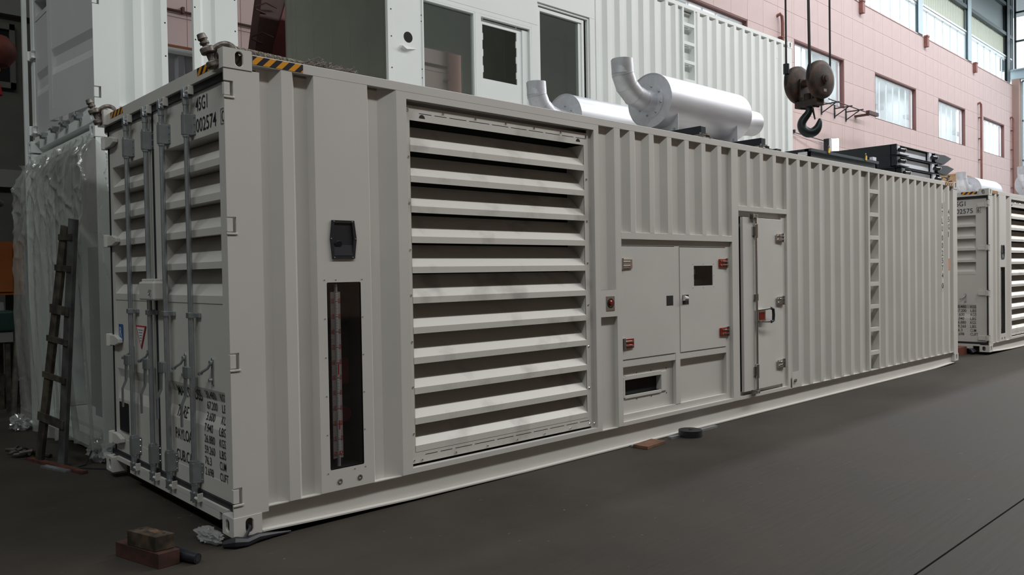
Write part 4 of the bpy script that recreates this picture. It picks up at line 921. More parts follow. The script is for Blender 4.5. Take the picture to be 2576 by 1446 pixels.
for x, z0, l in ((23.08, 5.5, 'pink drain pipe with hooked top, just left of the crane rope'), (44.8, 5.5, 'pink drain pipe between third and fourth wall windows from crane'), (50.85, 5.5, 'pink drain pipe at the right end of the pink wall')):
    t = thing('drain_pipe', l, 'pipe'); t.matrix_world = WT
    MB().tube([(x-0.14, 0.02, 10.0), (x-0.10, -0.10, 10.06), (x-0.03, -0.13, 9.98), (x, -0.13, 9.75), (x, -0.13, 9.0), (x, -0.13, z0)], 0.055, 12).build('pipe', PIPEP, t, smooth=True)
    for z in (9.3, 8.2, 7.1, 6.0): B(x-0.10, x+0.10, -0.16, 0.0, z-0.02, z+0.02).build('clamp', PIPEP, t)
t = thing('drain_pipe', 'pink pipe seen through the upper container window', 'pipe'); t.matrix_world = WT
MB().ring((8.62, -0.16, 4.5), (8.62, -0.16, 8), 0.15, n=16).build('pipe', mat('pink_pipe_light', (0.40, 0.19, 0.165), 0.7), t, smooth=True)
for z in (5.6, 7.0): B(8.44, 8.80, -0.18, 0.0, z-0.02, z+0.02).build('clamp', PIPEP, t)
t = thing('conduit', 'dark red conduit running along pink wall behind the white container', 'pipe'); t.matrix_world = WT
MB().ring((2.3, -0.04, 5.84), (13, -0.04, 5.90), 0.022, n=8).build('conduit_run', REDC, t)
for x in (3, 5, 7, 9, 11): B(x-0.02, x+0.02, -0.07, 0, 5.82, 5.92).build('saddle', REDC, t)
t = thing('cable_bracket_rail', 'red conductor rail on black brackets on pink wall behind the hook', 'rail'); t.matrix_world = WT
MB().ring((25.6, -0.55, 7.52), (29.4, -0.55, 7.46), 0.02, n=6).build('conductor_rail', REDC, t)
for x in (26.2, 27.3, 28.3): MB().box(x-0.03, x+0.03, -0.04, 0.0, 7.12, 7.62).box(x-0.02, x+0.02, -0.68, 0.0, 7.46, 7.50).tube([(x, -0.52, 7.46), (x, -0.02, 7.18)], 0.02, 6).build('wall_bracket', BLKS, t)
MB().box(29.0, 29.9, -0.62, -0.48, 7.42, 7.55).box(29.1, 29.3, -0.5, 0.0, 7.40, 7.46).build('end_feed', REDC, t)
t = thing('floodlight', 'small lit square floodlight beside black frames below the crane hook', 'lamp'); t.matrix_world = WT
B(26.05, 26.30, -0.35, -0.15, 5.55, 6.20).build('control_box', BLKS, t); B(26.30, 26.55, -0.32, -0.2, 5.75, 6.15).build('arm', STEELD, t)
fT = Matrix.Translation((26.42, -0.40, 6.0)) @ Matrix.Rotation(-0.9, 4, 'Z')
MB().box(-0.15, 0.15, 0.0, 0.10, -0.24, 0.24, fT).build('housing', STEELD, t); MB().box(-0.135, 0.135, -0.006, 0.002, -0.225, 0.225, fT).build('lamp_glass', LAMP, t)
MB().ring((26.17, -0.05, 3.0), (26.17, -0.05, 5.6), 0.03, n=8).build('supply_conduit', STEELD, t)
t = thing('wall_cable', 'thin dark cable strung along pink wall up to the floodlight', 'cable'); t.matrix_world = WT
MB().tube([(16, -0.05, 6.35), (20, -0.06, 6.28), (24, -0.06, 6.22), (26.1, -0.2, 6.12)], 0.016, 6).build('cable', BLKS, t)
for x in (18, 20, 22, 24): B(x-0.03, x+0.03, -0.09, 0.0, 6.2, 6.32).build('cable_clip', BLKS, t)

# end wall with tall glazing
EX = 51.6
def grid_window(name, y0, y1, z0, z1, ny, nz, mf):
    wn = struct(bpy.data.objects.new(name, None)); COL.objects.link(wn)
    mb = MB(); t_ = 0.05
    for k in range(ny+1): y = y0+(y1-y0)*k/ny; mb.box(EX, EX+0.12, y-t_, y+t_, z0, z1)
    for k in range(nz+1): z = z0+(z1-z0)*k/nz; mb.box(EX, EX+0.12, y0, y1, z-t_, z+t_)
    mb.build('window_frame', mf, wn)
    for i in range(ny):
        for k in range(nz):
            ya = y0+(y1-y0)*i/ny; yb = y0+(y1-y0)*(i+1)/ny; za = z0+(z1-z0)*k/nz; zb3 = z0+(z1-z0)*(k+1)/nz
            B(EX+0.05, EX+0.055, ya+t_, yb-t_, za+t_, zb3-t_).build('pane', GLASS, wn)
    return wn
grid_window('window_7', -10.5, 9.55, 12.9, 17.9, 8, 3, STEELD)
grid_window('window_8', -10.5, 9.2, 3.0, 12.2, 8, 4, STEELB)
mb = MB(); mb.box(EX, EX+0.3, -22, -10.5, FZ, 18.2); mb.box(EX, EX+0.3, -10.5, 9.9, FZ, 3.0); mb.box(EX, EX+0.3, -10.5, 9.9, 17.9, 18.2)
struct(mb.build('wall_right', GREYW))
o = MB().box(EX-0.15, EX+0.25, -10.5, 9.95, 12.35, 12.85).box(EX-0.35, EX+0.25, -10.5, 9.95, 12.30, 12.36).box(EX-0.35, EX+0.25, -10.5, 9.95, 12.84, 12.90).build('trim_2', STEELB); struct(o)
struct(B(EX-0.5, EX-0.05, 9.62, 10.2, 12.9, 18.1).build('trim_3', STEELD))
struct(B(EX-0.45, EX, 9.25, 9.62, FZ, 12.3).build('trim_4', mat('pink_grey_pillar', (0.36, 0.25, 0.22), 0.8)))
struct(MB().ring((EX-0.8, 9.75, 12.3), (EX-0.8, 9.75, 18), 0.09, n=12).build('trim_5', CLAD))
# other sides of the hall, roof
struct(B(-13, 60, -22.3, -22, FZ, 18.2).build('wall_front', mat('brown_wall', (0.26, 0.185, 0.135), 0.9)))
struct(B(-13.3, -13, -22, 14, FZ, 18.2).build('wall_left', GREYW))
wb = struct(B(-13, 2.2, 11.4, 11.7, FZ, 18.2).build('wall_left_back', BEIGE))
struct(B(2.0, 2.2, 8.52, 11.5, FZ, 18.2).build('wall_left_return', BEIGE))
struct(B(-13.3, 60, -22.3, 14, 18.2, 18.4).build('ceiling', CEILM))
# unseen housings around the skylight strip and the added fill strips
for nm, (x, y, z, lx, ly) in (('trim_6', (22.5, -6.3, 13.4, 66, 1.0)), ('trim_10', (-8.0, -1.0, 13.4, 1.0, 16)), ('trim_7', (34, 5.0, 16.0, 34, 1.0))):
    mb = MB()
    for a in ((x-lx/2-0.1, x+lx/2+0.1, y-ly/2-0.1, y-ly/2-0.02), (x-lx/2-0.1, x+lx/2+0.1, y+ly/2+0.02, y+ly/2+0.1)): mb.box(a[0], a[1], a[2], a[3], z+0.0, 18.2)
    struct(mb.build(nm, CEILM))

# ------------------------------------------------------------------ crane hook
HC = Vector((8.75, 0.62, 4.15))                       # centre of the near sheave
ax = Vector((math.cos(math.radians(259)), math.sin(math.radians(259)), 0)); hu = Vector((-ax.y, ax.x, 0)); Z = Vector((0, 0, 1))
hb = thing('crane_hook_block', 'rusty brown crane hook block hanging from dark wire ropes', 'crane hook', tuple(HC))
O = Vector((0, 0, 0)); far = -ax*0.37
for k, c in enumerate((O, far)):
    sh = MB().lathe([(0.0, 0.075), (0.055, 0.075), (0.10, 0.062), (0.20, 0.060), (0.262, 0.035), (0.268, 0.0), (0.262, -0.035), (0.20, -0.06), (0.0, -0.06)], c, ax, 40).build('sheave_housing', RUST, hb, smooth=True, angle=60)
    MB().lathe([(0.062, 0.070), (0.066, 0.088), (0.040, 0.090), (0.038, 0.110), (0.0, 0.112)], c, ax, 20).build('axle_nut', RUST, sh, smooth=True)
    B(-0.03, 0.03, -0.002, 0.002, -0.02, 0.02, T=Matrix.Translation(c+ax*0.0615+hu*(0.02)+Z*(-0.155)) @ Matrix.Rotation(math.radians(-11), 4, 'Z')).build('maker_plate', GALV, sh)
    q = c-hu*0.245+Z*0.09
    MB().tube([q+hu*0.02+Z*0.10, q+hu*0.0, q+hu*(-0.005)-Z*0.06, q+hu*0.0-Z*0.13], [0.022, 0.034, 0.034, 0.022], 8).build('rope_slot', DARK, sh, smooth=True)
MB().ring(O, far, 0.055, n=14).build('axle', RUST, hb, smooth=True)
TF = Matrix((tuple(hu)+(0,), tuple(-ax)+(0,), (0, 0, 1, 0), (0, 0, 0, 1))).transposed()
for s in (0.085, 0.285): MB().box(-0.075, 0.075, s-0.012, s+0.012, -0.36, 0.06, TF).build('side_plate', RUST, hb)
MB().box(-0.085, 0.085, 0.0, 0.37, -0.345, -0.25, TF).build('crosshead', RUST, hb, bevel=0.01)
B(-0.06, 0.06, 0.0, 0.10, -0.34, -0.22, T=TF).build('crosshead_end', RUST, hb, bevel=0.01)
MB().ring(far*0.5+Z*(-0.25), far*0.5+Z*(-0.16), 0.07, n=16).build('hook_nut', RUST, hb, smooth=True)
hc = far*0.5; hd = Vector((math.cos(math.radians(-55)), math.sin(math.radians(-55)), 0)); 
pts = []; rad = []
for (a, z, r) in ((0, -0.30, 0.042), (0.004, -0.37, 0.040), (-0.010, -0.42, 0.042), (-0.045, -0.465, 0.047), (-0.080, -0.515, 0.051), (-0.092, -0.57, 0.055), (-0.078, -0.625, 0.060), (-0.038, -0.668, 0.064), (0.015, -0.682, 0.063), (0.065, -0.660, 0.058), (0.098, -0.612, 0.048), (0.112, -0.560, 0.036), (0.118, -0.515, 0.024), (0.121, -0.492, 0.010)):
    pts.append(hc+hd*(a*1.18)+Z*(z*1.07+0.02)); rad.append(r*1.2)
hk = MB().tube(pts, rad, 14).build('hook', HOOKM, hb, smooth=True); s = hk.modifiers.new('sub', 'SUBSURF'); s.levels = 1; s.render_levels = 2
MB().tube([hc+hd*0.045+Z*(-0.36), hc+hd*0.055+Z*(-0.42), hc+hd*0.075+Z*(-0.52)], [0.014, 0.014, 0.010], 6).build('safety_latch', RUST, hb)
def rope(p, q, r, label):
    t = tag(MB().tube([p, q], r, 8).build('wire_rope', ROPE, None, smooth=True), label, 'rope', None); return t
A = HC
rope(A+far-hu*0.250+Z*0.24, A+far-hu*0.255+Z*13.5, 0.014, 'leftmost wire rope of the crane hook, ending in a clamp')
MB().ring(far-hu*0.250+Z*0.13, far-hu*0.250+Z*0.27, 0.042, n=14).build('rope_clamp', BLKS, hb)
rope(A-hu*0.235+Z*0.10, A+far*0.2-hu*0.30+Z*13.2, 0.014, 'left rope of the middle pair running into the near sheave')
rope(A-hu*0.215+Z*0.12, A+far*0.2-hu*0.33+Z*13.2, 0.014, 'right rope of the middle pair running into the near sheave')
rope(A+hu*0.215+Z*0.10, A+hu*0.22+Z*13.2, 0.014, 'rightmost wire rope of the crane hook')

# ------------------------------------------------------------------ things on the front container roof
tf = thing('radiator_frame', 'long black steel frame lying along the front container roof', 'frame', (7.76, 0.30, 2.878))
mb = MB(); mb.box(0, 2.05, 0, 0.05, 0.0, 0.19); mb.box(0, 0.05, 0, 0.9, 0.0, 0.19); mb.box(2.0, 2.05, 0, 0.9, 0, 0.19); mb.box(0, 2.05, 0.85, 0.9, 0, 0.19); mb.build('frame_channels', BLKS, tf, bevel=0.004)
B(0.0, 2.06, -0.03, 0.06, 0.155, 0.19).build('top_flange', mat('blued_steel', (0.05, 0.065, 0.08), 0.35, 0.2), tf)
B(0.08, 1.97, 0.03, 0.05, 0.01, 0.14).build('web', BLKS, tf); B(-0.02, 0.0, 0.02, 0.14, 0.10, 0.15).build('label_plate', WHTS, tf)
B(0.1, 0.22, 0.5, 0.62, 0.19, 0.26).build('end_knob', BLKS, tf); B(1.93, 2.04, 0.0, 0.05, 0.19, 0.25).build('end_lug', SHEEN, tf)
for x in (0.47, 1.60):
    s_ = MB().tube([(x, -0.03, 0.16), (x+0.01, -0.03, 0.25), (x+0.035, -0.02, 0.27), (x+0.045, -0.02, 0.24)], 0.008, 6).build('strap_loop', BLKS, tf)
    MB().prism([(x-0.02, 0.17), (x+0.02, 0.17), (x+0.03, 0.225), (x, 0.24)], 'y', -0.045, -0.036).build('yellow_buckle', YELT, tf)
for k, (x, z, lab) in enumerate(((10.52, 3.232, 'topmost black base frame of the stack on the front container roof'), (10.52, 3.065, 'middle black base frame of the stack on the front container roof'), (10.70, 2.90, 'lowest black base frame, bottom of the roof stack'))):
    t = thing('base_frame', lab, 'frame', (x, 0.30, z), 0, 'black base frames stacked on the roof')
    L_ = 1.62+(0.12 if k == 1 else 0); W_ = 1.85
    mb = MB(); mb.box(0, 0.04, 0, W_, 0, 0.166); mb.box(L_-0.04, L_, 0, W_, 0, 0.155)
    mb.box(0, L_, 0, 0.10, 0.148, 0.155); mb.box(0, L_, 0, 0.10, 0, 0.008); mb.box(0, L_, 0.075, 0.085, 0, 0.155); mb.box(0, L_, W_-0.04, W_, 0, 0.155)
    mb.build('frame_channels', BLKS, t)
    B(0.16, L_-0.32, 0.045, 0.074, 0.012, 0.135).build('pale_side_sheet', SHEEN, t)
    for x0 in (0.03, L_-0.30): B(x0, x0+0.11, 0.0, 0.03, 0.01, 0.148).build('pale_end_tab', SHEEN, t)
    for x0 in (0.06, L_-0.24):
        MB().ring((x0-0.02, -0.03, 0.075), (x0+0.11, -0.05, 0.075), 0.030, n=12).build('rubber_mount', BLKS, t)
        MB().ring((x0+0.11, -0.052, 0.075), (x0+0.118, -0.053, 0.075), 0.036, n=14).build('mount_washer', WHTS, t)
    if k < 2:
        MB().prism([(L_-0.10, 0.155), (L_+0.10, 0.15), (L_+0.34, 0.162), (L_+0.66, 0.13), (L_+0.30, -0.0), (L_-0.10, 0.02)], 'y', -0.02, 0.05).build('corner_gusset', BLKS, t)
        MB().box(0.0, 0.34, -0.06, 0.0, 0.0, 0.008).build('front_foot', BLKS, t)

def shackle(loc, label, rz=0, s=1.0):
    t = thing('bow_shackle', label, 'shackle', loc, rz); t.scale = (s, s, s)
    top = Vector((-0.050, 0.012, 0.038)); bot = Vector((-0.020, 0.0, -0.045)); ux = (top-bot).normalized()
    MB().ring(bot-ux*0.02, top+ux*0.035, 0.019, n=12).build('pin', SHAK, t, smooth=True)
    pinh = MB().ring(top+ux*0.035, top+ux*0.05, 0.028, n=12); pinh.ring(top+ux*0.05, top+ux*0.065, 0.02, 0.026, n=12); pinh.ring(top+ux*0.065, top+ux*0.098, 0.030, 0.024, n=12); pinh.build('pin_head', SHAK, t, smooth=True, bevel=0.002)
    MB().ring(top-ux*0.022, top+ux*0.018, 0.042, n=16).build('upper_eye', SHAK, t, smooth=True, bevel=0.008)
    MB().ring(bot-ux*0.018, bot+ux*0.022, 0.040, n=16).build('lower_eye', SHAK, t, smooth=True, bevel=0.008)
    pts = [top+Vector((0.025, -0.012, 0.0)), top+Vector((0.055, -0.022, 0.030)), top+Vector((0.095, -0.036, 0.046)), top+Vector((0.135, -0.048, 0.030)), top+Vector((0.150, -0.05, -0.015)), Vector((0.100, -0.05, -0.0)), Vector((0.08, -0.03, -0.035)), Vector((0.02, 0.0, -0.05)), bot+Vector((0.02, 0, 0))]
    # smooth the bow
    sm = []
    for i in range(len(pts)-1):
        p0, p1, p2, p3 = pts[max(i-1, 0)], pts[i], pts[i+1], pts[min(i+2, len(pts)-1)]
        for k in range(4):
            u = k/4; sm.append(0.5*((2*p1)+(p2-p0)*u+(2*p0-5*p1+4*p2-p3)*u*u+(3*p1-p0-3*p2+p3)*u**3))
    sm.append(pts[-1]); MB().tube(sm, 0.017, 10).build('bow', SHAK, t, smooth=True)
    return t
shackle((0.0, 0.092, 2.850), 'worn steel bow shackle in near top corner of the front container')
shackle((0.0, 2.350, 2.850), 'worn steel bow shackle in far top corner, left end of the front container')
shackle((12.00, 0.10, 2.93), 'worn shackle on the far right top corner, beside the black frames', 2.6, 0.6)

t = thing('mop', 'old rope mop lying on the front container roof behind hazard tape', 'mop', (0.2, 0.16, 2.91))
def helix(path, r, turns, R, n=10):
    out = []
    for i in range(n*turns+1):
        u = i/(n*turns); p = Vector(path[0]).lerp(Vector(path[1]), u); d = (Vector(path[1])-Vector(path[0])).normalized(); a = d.orthogonal().normalized(); b = d.cross(a)
        out.append(p+R*(math.cos(2*PI*turns*u+r)*a+math.sin(2*PI*turns*u+r)*b))
    return out
for k in range(3): MB().tube(helix([(-0.08, 0.0, 0.034), (0.40, 0.02, 0.022)], k*2.1, 9, 0.009, 6), 0.009, 6).build('rope_handle', RODE, t, smooth=True)
B(0.02, 0.32, 0.05, 0.09, -0.02, 0.012).build('wooden_batten', REDC, t)
fr = MB()
for k in range(150):
    x = 0.36+random.random()*0.36; y = 0.0+random.uniform(-0.06, 0.06); h_ = max(0.012, 0.05-0.09*abs(x-0.46))
    pts = [Vector((x, y, 0.0))]
    for j in range(4): pts.append(pts[-1]+Vector((random.uniform(-0.01, 0.045), random.uniform(-0.02, 0.02), random.uniform(-0.3, 1)*h_*0.45)))
    fr.tube(pts, 0.0035, 4)
stuff(fr.build('frayed_head', MOPF, t))

# ------------------------------------------------------------------ things between the containers and the back wall
t = thing('box_trailer', 'pale corrugated box body with an orange stripe seen between white panels', 'trailer', (0.9, 6.9, 0.0))
prof = []; x = 0.0
while x < 3.6: prof += [(x, 0.0), (x+0.06, 0.0), (x+0.10, 0.04), (x+0.30, 0.04), (x+0.34, 0.0)]; x += 0.36
MB().prism(prof+[(3.8, 0.0), (3.8, 1.3), (0, 1.3)], 'z', 0.5, 4.70).build('body', mat('trailer_skin', (0.52, 0.52, 0.58), 0.35, 0.5), t)
B(-0.02, 3.82, -0.03, 1.32, 4.70, 4.80).build('top_rail', mat('trailer_rail', (0.62, 0.62, 0.62), 0.5), t); B(-0.02, 3.82, -0.034, -0.03, 4.79, 4.825).build('orange_stripe', ORNG, t)
for x in (0.7, 3.0):
    for y in (0.05, 1.0): MB().ring((x, y, 0.40), (x, y+0.22, 0.40), 0.45, n=20).build('wheel', BLKS, t, smooth=True)
t = thing('red_steel_beam', 'dark red inclined steel beam with climbing rungs behind the stacked container', 'beam', (3.2, 6.15, 0))
MB().prism([(-0.95, FZ), (-0.60, FZ), (0.18, 4.85), (0.38, 5.50), (0.77, 6.9), (0.25, 6.9), (0.03, 5.50), (-0.07, 4.85)], 'y', 0.0, 0.25).build('beam_web', REDC, t)
MB().prism([(-0.60, FZ), (-0.20, FZ), (0.50, 4.85), (0.62, 5.50), (0.95, 6.9), (0.77, 6.9), (0.38, 5.50), (0.18, 4.85)], 'y', -0.02, 0.27).build('beam_flange', REDP, t)
for z, x in ((4.90, -0.06), (5.33, 0.005), (5.76, 0.07)): MB().tube([(x+0.08, 0.0, z-0.035), (x-0.10, -0.05, z-0.02), (x-0.11, -0.08, z+0.005), (x+0.02, -0.14, z+0.07), (x+0.22, -0.06, z+0.06)], 0.012, 6).build('rung', REDC, t, smooth=True)

# left background
t = thing('steel_column', 'pale steel column standing behind the left end of stacked containers', 'column', (0.16, 5.62, 0)); 
B(-0.02, 0.02, -0.02, 0.05, FZ+0.02, 6.4).build('column_shaft', P_WHITE, t, bevel=0.004); B(-0.12, 0.12, -0.12, 0.12, FZ, FZ+0.02).build('base_plate', P_WHITE, t)
mb = MB(); mb.box(-0.8, 1.2, 11.30, 11.38, 5.85, 5.95); mb.box(-0.8, 1.2, 11.30, 11.38, 4.85, 4.95); mb.box(1.12, 1.2, 11.30, 11.38, 4.85, 5.95); mb.box(-0.8, -0.7, 11.3, 11.38, 4.85, 5.95)
wn = struct(mb.build('window_9', BEIGE)); B(-0.7, 1.12, 11.36, 11.39, 4.95, 5.85).build('pane', mat('dark_glass', (0.006, 0.008, 0.012), 0.1), wn)
struct(B(-13, 2.0, 11.25, 11.4, 3.15, 3.45).build('trim_8', GREYW)); struct(B(-13, 2.0, 11.25, 11.4, 6.1, 6.5).build('trim_9', GREYW))
t = thing('paper_lantern', 'red paper lantern with gold ribs hanging at the upper left edge', 'lantern', (0.03, 6.6, 4.29))
MB().lathe([(0.06, -0.20), (0.16, -0.17), (0.235, -0.07), (0.245, 0.0), (0.235, 0.07), (0.16, 0.17), (0.06, 0.20)], (0, 0, 0), (0, 0, 1), 28).build('silk_body', LANT, t, smooth=True)
MB().lathe([(0.07, 0.19), (0.07, 0.23), (0.0, 0.23)], (0, 0, 0), (0, 0, 1), 16).lathe([(0.0, -0.23), (0.07, -0.23), (0.07, -0.19)], (0, 0, 0), (0, 0, 1), 16).build('gold_caps', YELT, t)
MB().ring((0, 0, 0.23), (0, 0, 2.0), 0.006, n=6).build('cord', ROPE, t)
MB().lathe([(0.02, -0.23), (0.05, -0.30), (0.09, -0.52), (0.0, -0.52)], (0, 0, 0), (0, 0, 1), 14).build('tassel', TASS, t)
for i, (x, y, l) in enumerate(((-0.25, 8.3, 'grey vertical pipe left of the two at left edge'), (0.08, 8.3, 'grey vertical pipe in the middle at left edge'), (0.28, 8.3, 'grey vertical pipe nearest the plastic at left edge'))):
    o = MB().tube([(x+0.12, y+0.1, 2.62), (x+0.05, y+0.02, 2.66), (x, y, 2.58), (x, y, FZ)], 0.045, 10).build('vertical_pipe', GREYW, None, smooth=True); tag(o, l, 'pipe', 'vertical pipes at the left edge')
t = thing('orange_cabinet', 'orange steel cabinet in the shadows at left edge', 'cabinet', (-0.6, 7.3, FZ))
B(0, 1.02, 0, 0.7, 1.42, 2.10).build('body', ORNG, t); B(0.02, 0.9, -0.02, 0, 1.46, 2.04).build('door', ORNG, t)
for x in (0.02, 0.94): B(x, x+0.06, 0.02, 0.68, 0.0, 1.42).build('leg', LADM, t)
B(0, 1.0, 0, 0.7, 0.8, 0.84).build('shelf', LADM, t)
t = thing('green_machine', 'dark green machine under the orange cabinet at left edge', 'machine', (-0.5, 6.6, FZ))
B(0, 0.68, 0, 0.55, 0.98, 1.24).build('housing', GREEN, t, bevel=0.03); B(0.02, 0.66, 0.02, 0.53, 0.86, 0.98).build('tray', GREYW, t)
for x in (0.04, 0.58):
    for y in (0.04, 0.45): B(x, x+0.05, y, y+0.05, 0.0, 0.86).build('leg', LADM, t)
for k, (x, h_) in enumerate(((0.30, 0.11), (0.42, 0.08), (0.55, 0.10))):
    o = MB().ring((-0.5+x, 6.75, FZ+1.24), (-0.5+x, 6.75, FZ+1.24+h_), 0.05, 0.045, n=12).build('parts_cup', GREYW, None, smooth=True); tag(o, ('left', 'middle', 'right')[k]+' pale cup standing on the green machine', 'cup', 'cups on the green machine')
t = thing('trestle', 'dark wooden trestle leg leaning at left edge beside the plastic', 'trestle', (0.0, 5.92, FZ))
MB().tube([(0.0, 0, 0.0), (0.13, 0.25, 1.15)], 0.03, 6).build('left_leg', LADM, t); MB().tube([(0.28, 0.5, 0.0), (0.14, 0.25, 1.15)], 0.03, 6).build('right_leg', LADM, t); MB().tube([(0.05, 0.1, 0.45), (0.2, 0.35, 0.45)], 0.02, 6).build('brace', LADM, t)
o = B(-3.5, 0.4, 8.8, 9.1, FZ, 0.35).build('low_plinth', BEIGE); tag(o, 'low concrete plinth along the dark left background', 'plinth')

# ------------------------------------------------------------------ plastic sheet over the lower container's end
def plastic():
    bm = bmesh.new(); ny, nz = 300, 220; y0, y1 = 2.52, 5.36; V = []
    from mathutils import noise as nz_
    for j in range(nz+1):
        v = j/nz; row = []
        for i in range(ny+1):
            u = i/ny; z = 2.79-v*2.82; y = y0+(y1-y0)*u
            top = 0.0
            if z > 2.86-0.0: z = z
            f1 = math.sin(u*34+1.6*math.sin(v*2.0)+1.3)*0.018*(0.2+v)+math.sin(u*81+2.0*math.sin(v*1.3+u*3))*0.007
            f2 = nz_.noise(Vector((u*22+v*2, v*1.0, 0.3)))*0.060*(0.25+v)
            up_ = max(0.12, 1-v*1.7)
            rg = 1-abs(nz_.noise(Vector((u*11+v*7, v*5-u*5, 4.0))))*2.4
            f3 = (max(0, rg)**4*0.034+max(0, 1-abs(nz_.noise(Vector((u*24-v*10, v*10+u*8, 7.0))))*2.8)**3*0.022)*up_
            f4 = nz_.noise(Vector((u*60, v*30, 9.0)))*0.004*up_
            belly = -0.035*math.sin(PI*min(1, v*1.1))-0.035
            x = 0.03+belly+f1+f2-f3+f4
            hem = 0.10+0.07*math.sin(u*7)+0.05*nz_.noise(Vector((u*9, 0, 0)))
            if v > 0.9: z += hem*(v-0.9)/0.1*0.8
            pull = 0.10*math.sin(PI*u)*math.exp(-((v-0.0)/0.25)**2)
            yy = y+0.03*nz_.noise(Vector((u*5, v*6, 2)))
            if yy < 2.86:                    # wraps round the corner post
                k = 2.86-yy; x = x+k*1.0; yy = 2.862-0.25*(x-0.02-k) if False else 2.845+0.25*f2; z -= k*1.2*(1-v)
                x = max(x, -0.05)
            x = x+0.08*math.exp(-(v/0.05)**2)
            row.append(bm.verts.new((x, yy, z)))
        V.append(row)
    for j in range(nz):
        for i in range(ny): bm.faces.new((V[j][i], V[j][i+1], V[j+1][i+1], V[j+1][i]))
    me = bpy.data.meshes.new('plastic_sheet'); bm.to_mesh(me); bm.free(); me.materials.append(FILM)
    for p in me.polygons: p.use_smooth = True
    o = bpy.data.objects.new('plastic_sheet', me); COL.objects.link(o); return o
tag(plastic(), 'clear wrinkled plastic sheet hanging over the open end of lower container', 'plastic sheet')

# ladder leaning on it
t = thing('ladder', 'grimy steel ladder leaning against the plastic sheet at left', 'ladder')
LB, RB = Vector((-0.28, 3.40, FZ)), Vector((-0.18, 3.06, FZ)); LT, RT = Vector((-0.145, 2.90, 2.00)), Vector((-0.125, 2.735, 2.05))
def plank(a, b, wd, th, side):
    d = (b-a).normalized(); s_ = Vector(side).normalized(); s_ = (s_-d*s_.dot(d)).normalized(); nn = d.cross(s_)
    vs = [p+s_*i*wd/2+nn*j*th/2 for p in (a, b) for i, j in ((-1, -1), (1, -1), (1, 1), (-1, 1))]
    return MB().add(vs, [(0, 1, 2, 3), (4, 7, 6, 5), (0, 4, 5, 1), (1, 5, 6, 2), (2, 6, 7, 3), (3, 7, 4, 0)])
sd = (0.25, -1, 0)
plank(LB, LT, 0.10, 0.03, sd).build('left_rail', LADM, t); plank(RB, LT.lerp(RT, 1.0), 0.105, 0.03, sd).build('right_rail', LADB, t)
for k, f_ in enumerate((0.20, 0.38, 0.535, 0.66, 0.83, 0.955)):
    a = LB.lerp(LT, f_+0.0); b = RB.lerp(RT, f_-0.025); dd = (b-a).normalized()
    plank(a-dd*0.06+Vector((-0.02, 0, 0)), b+dd*0.03+Vector((-0.02, 0, 0)), 0.075 if k in (0, 3) else 0.05, 0.014, (0, 0, 1)).build('rung', LADM, t)

# ------------------------------------------------------------------ floor clutter
G = FZ
t = thing('steel_block', 'oxidised steel block with two holes, top of the pair on floor', 'block')

def skew_box(cx, cy, lx, ly, z0, z1, rz, m_, par, name, bev=0.004):
    return B(-lx/2, lx/2, -ly/2, ly/2, z0, z1, T=Matrix.Translation((cx, cy, 0)) @ Matrix.Rotation(rz, 4, 'Z')).build(name, m_, par, bevel=bev)
def block(c4, z0, z1, m_, par, name):
    mb = MB().add([(x, y, z) for z in (z0, z1) for x, y in c4], [(3, 2, 1, 0), (4, 5, 6, 7), (0, 1, 5, 4), (1, 2, 6, 5), (2, 3, 7, 6), (3, 0, 4, 7)]); return mb.build(name, m_, par, bevel=0.003)
TC = [(-0.454, -0.008), (-0.348, -0.008), (-0.418, 0.235), (-0.524, 0.235)]
block(TC, G+0.0865, G+0.17, BRNBLK, t, 'block_body')
def tp(u, v): return Vector((TC[0][0]+(TC[1][0]-TC[0][0])*u+(TC[3][0]-TC[0][0])*v, TC[0][1]+(TC[1][1]-TC[0][1])*u+(TC[3][1]-TC[0][1])*v, 0))
for u, v in ((0.70, 0.16), (0.55, 0.86)):
    q = tp(u, v); MB().ring(q+Vector((0, 0, G+0.1695)), q+Vector((0, 0, G+0.1708)), 0.010, n=12).build('bolt_hole', DARK, t)
pp = [tp(u, v) for u, v in ((0.42, 0.30), (0.78, 0.26), (0.95, 0.62), (0.80, 0.74), (0.5, 0.6))]
MB().prism([(q.x, q.y) for q in pp], 'z', G+0.1698, G+0.1706).build('worn_patch', COPPER, t)
o = block([(-0.452, -0.048), (-0.332, -0.040), (-0.425, 0.360), (-0.553, 0.352)], G, G+0.085, REDBLK, None, 'support_block'); tag(o, 'dull reddish block on the floor underneath the oxidised steel block', 'block')
t = thing('rubber_hose_piece', 'short bent piece of black rubber hose beside the blocks', 'hose')
MB().tube([(-0.318, 0.06, G+0.036), (-0.300, 0.0, G+0.034), (-0.285, -0.06, G+0.032), (-0.262, -0.115, G+0.030)], [0.036, 0.034, 0.030, 0.028], 16).build('hose_wall', BLKP, t, smooth=True)
MB().ring((-0.2618, -0.1155, G+0.030), (-0.2612, -0.117, G+0.030), 0.019, n=14).build('hose_bore', DARK, t)
def crumple(cx, cy, sx, sy, sz, label, seed, m_=FILMW):
    bm = bmesh.new(); bmesh.ops.create_icosphere(bm, subdivisions=4, radius=1); from mathutils import noise as nn
    for v in bm.verts:
        n_ = nn.noise(v.co*2.2+Vector((seed, 0, 0)))*0.5+abs(nn.noise(v.co*5+Vector((0, seed, 0))))*0.45
        v.co *= 0.75+n_; v.co = Vector((cx+v.co.x*sx, cy+v.co.y*sy, max(G+0.002, G+sz*0.7+v.co.z*sz)))
    me = bpy.data.meshes.new('plastic_bag'); bm.to_mesh(me); bm.free(); me.materials.append(m_)
    o = bpy.data.objects.new('plastic_bag', me); COL.objects.link(o); return tag(o, label, 'plastic bag')
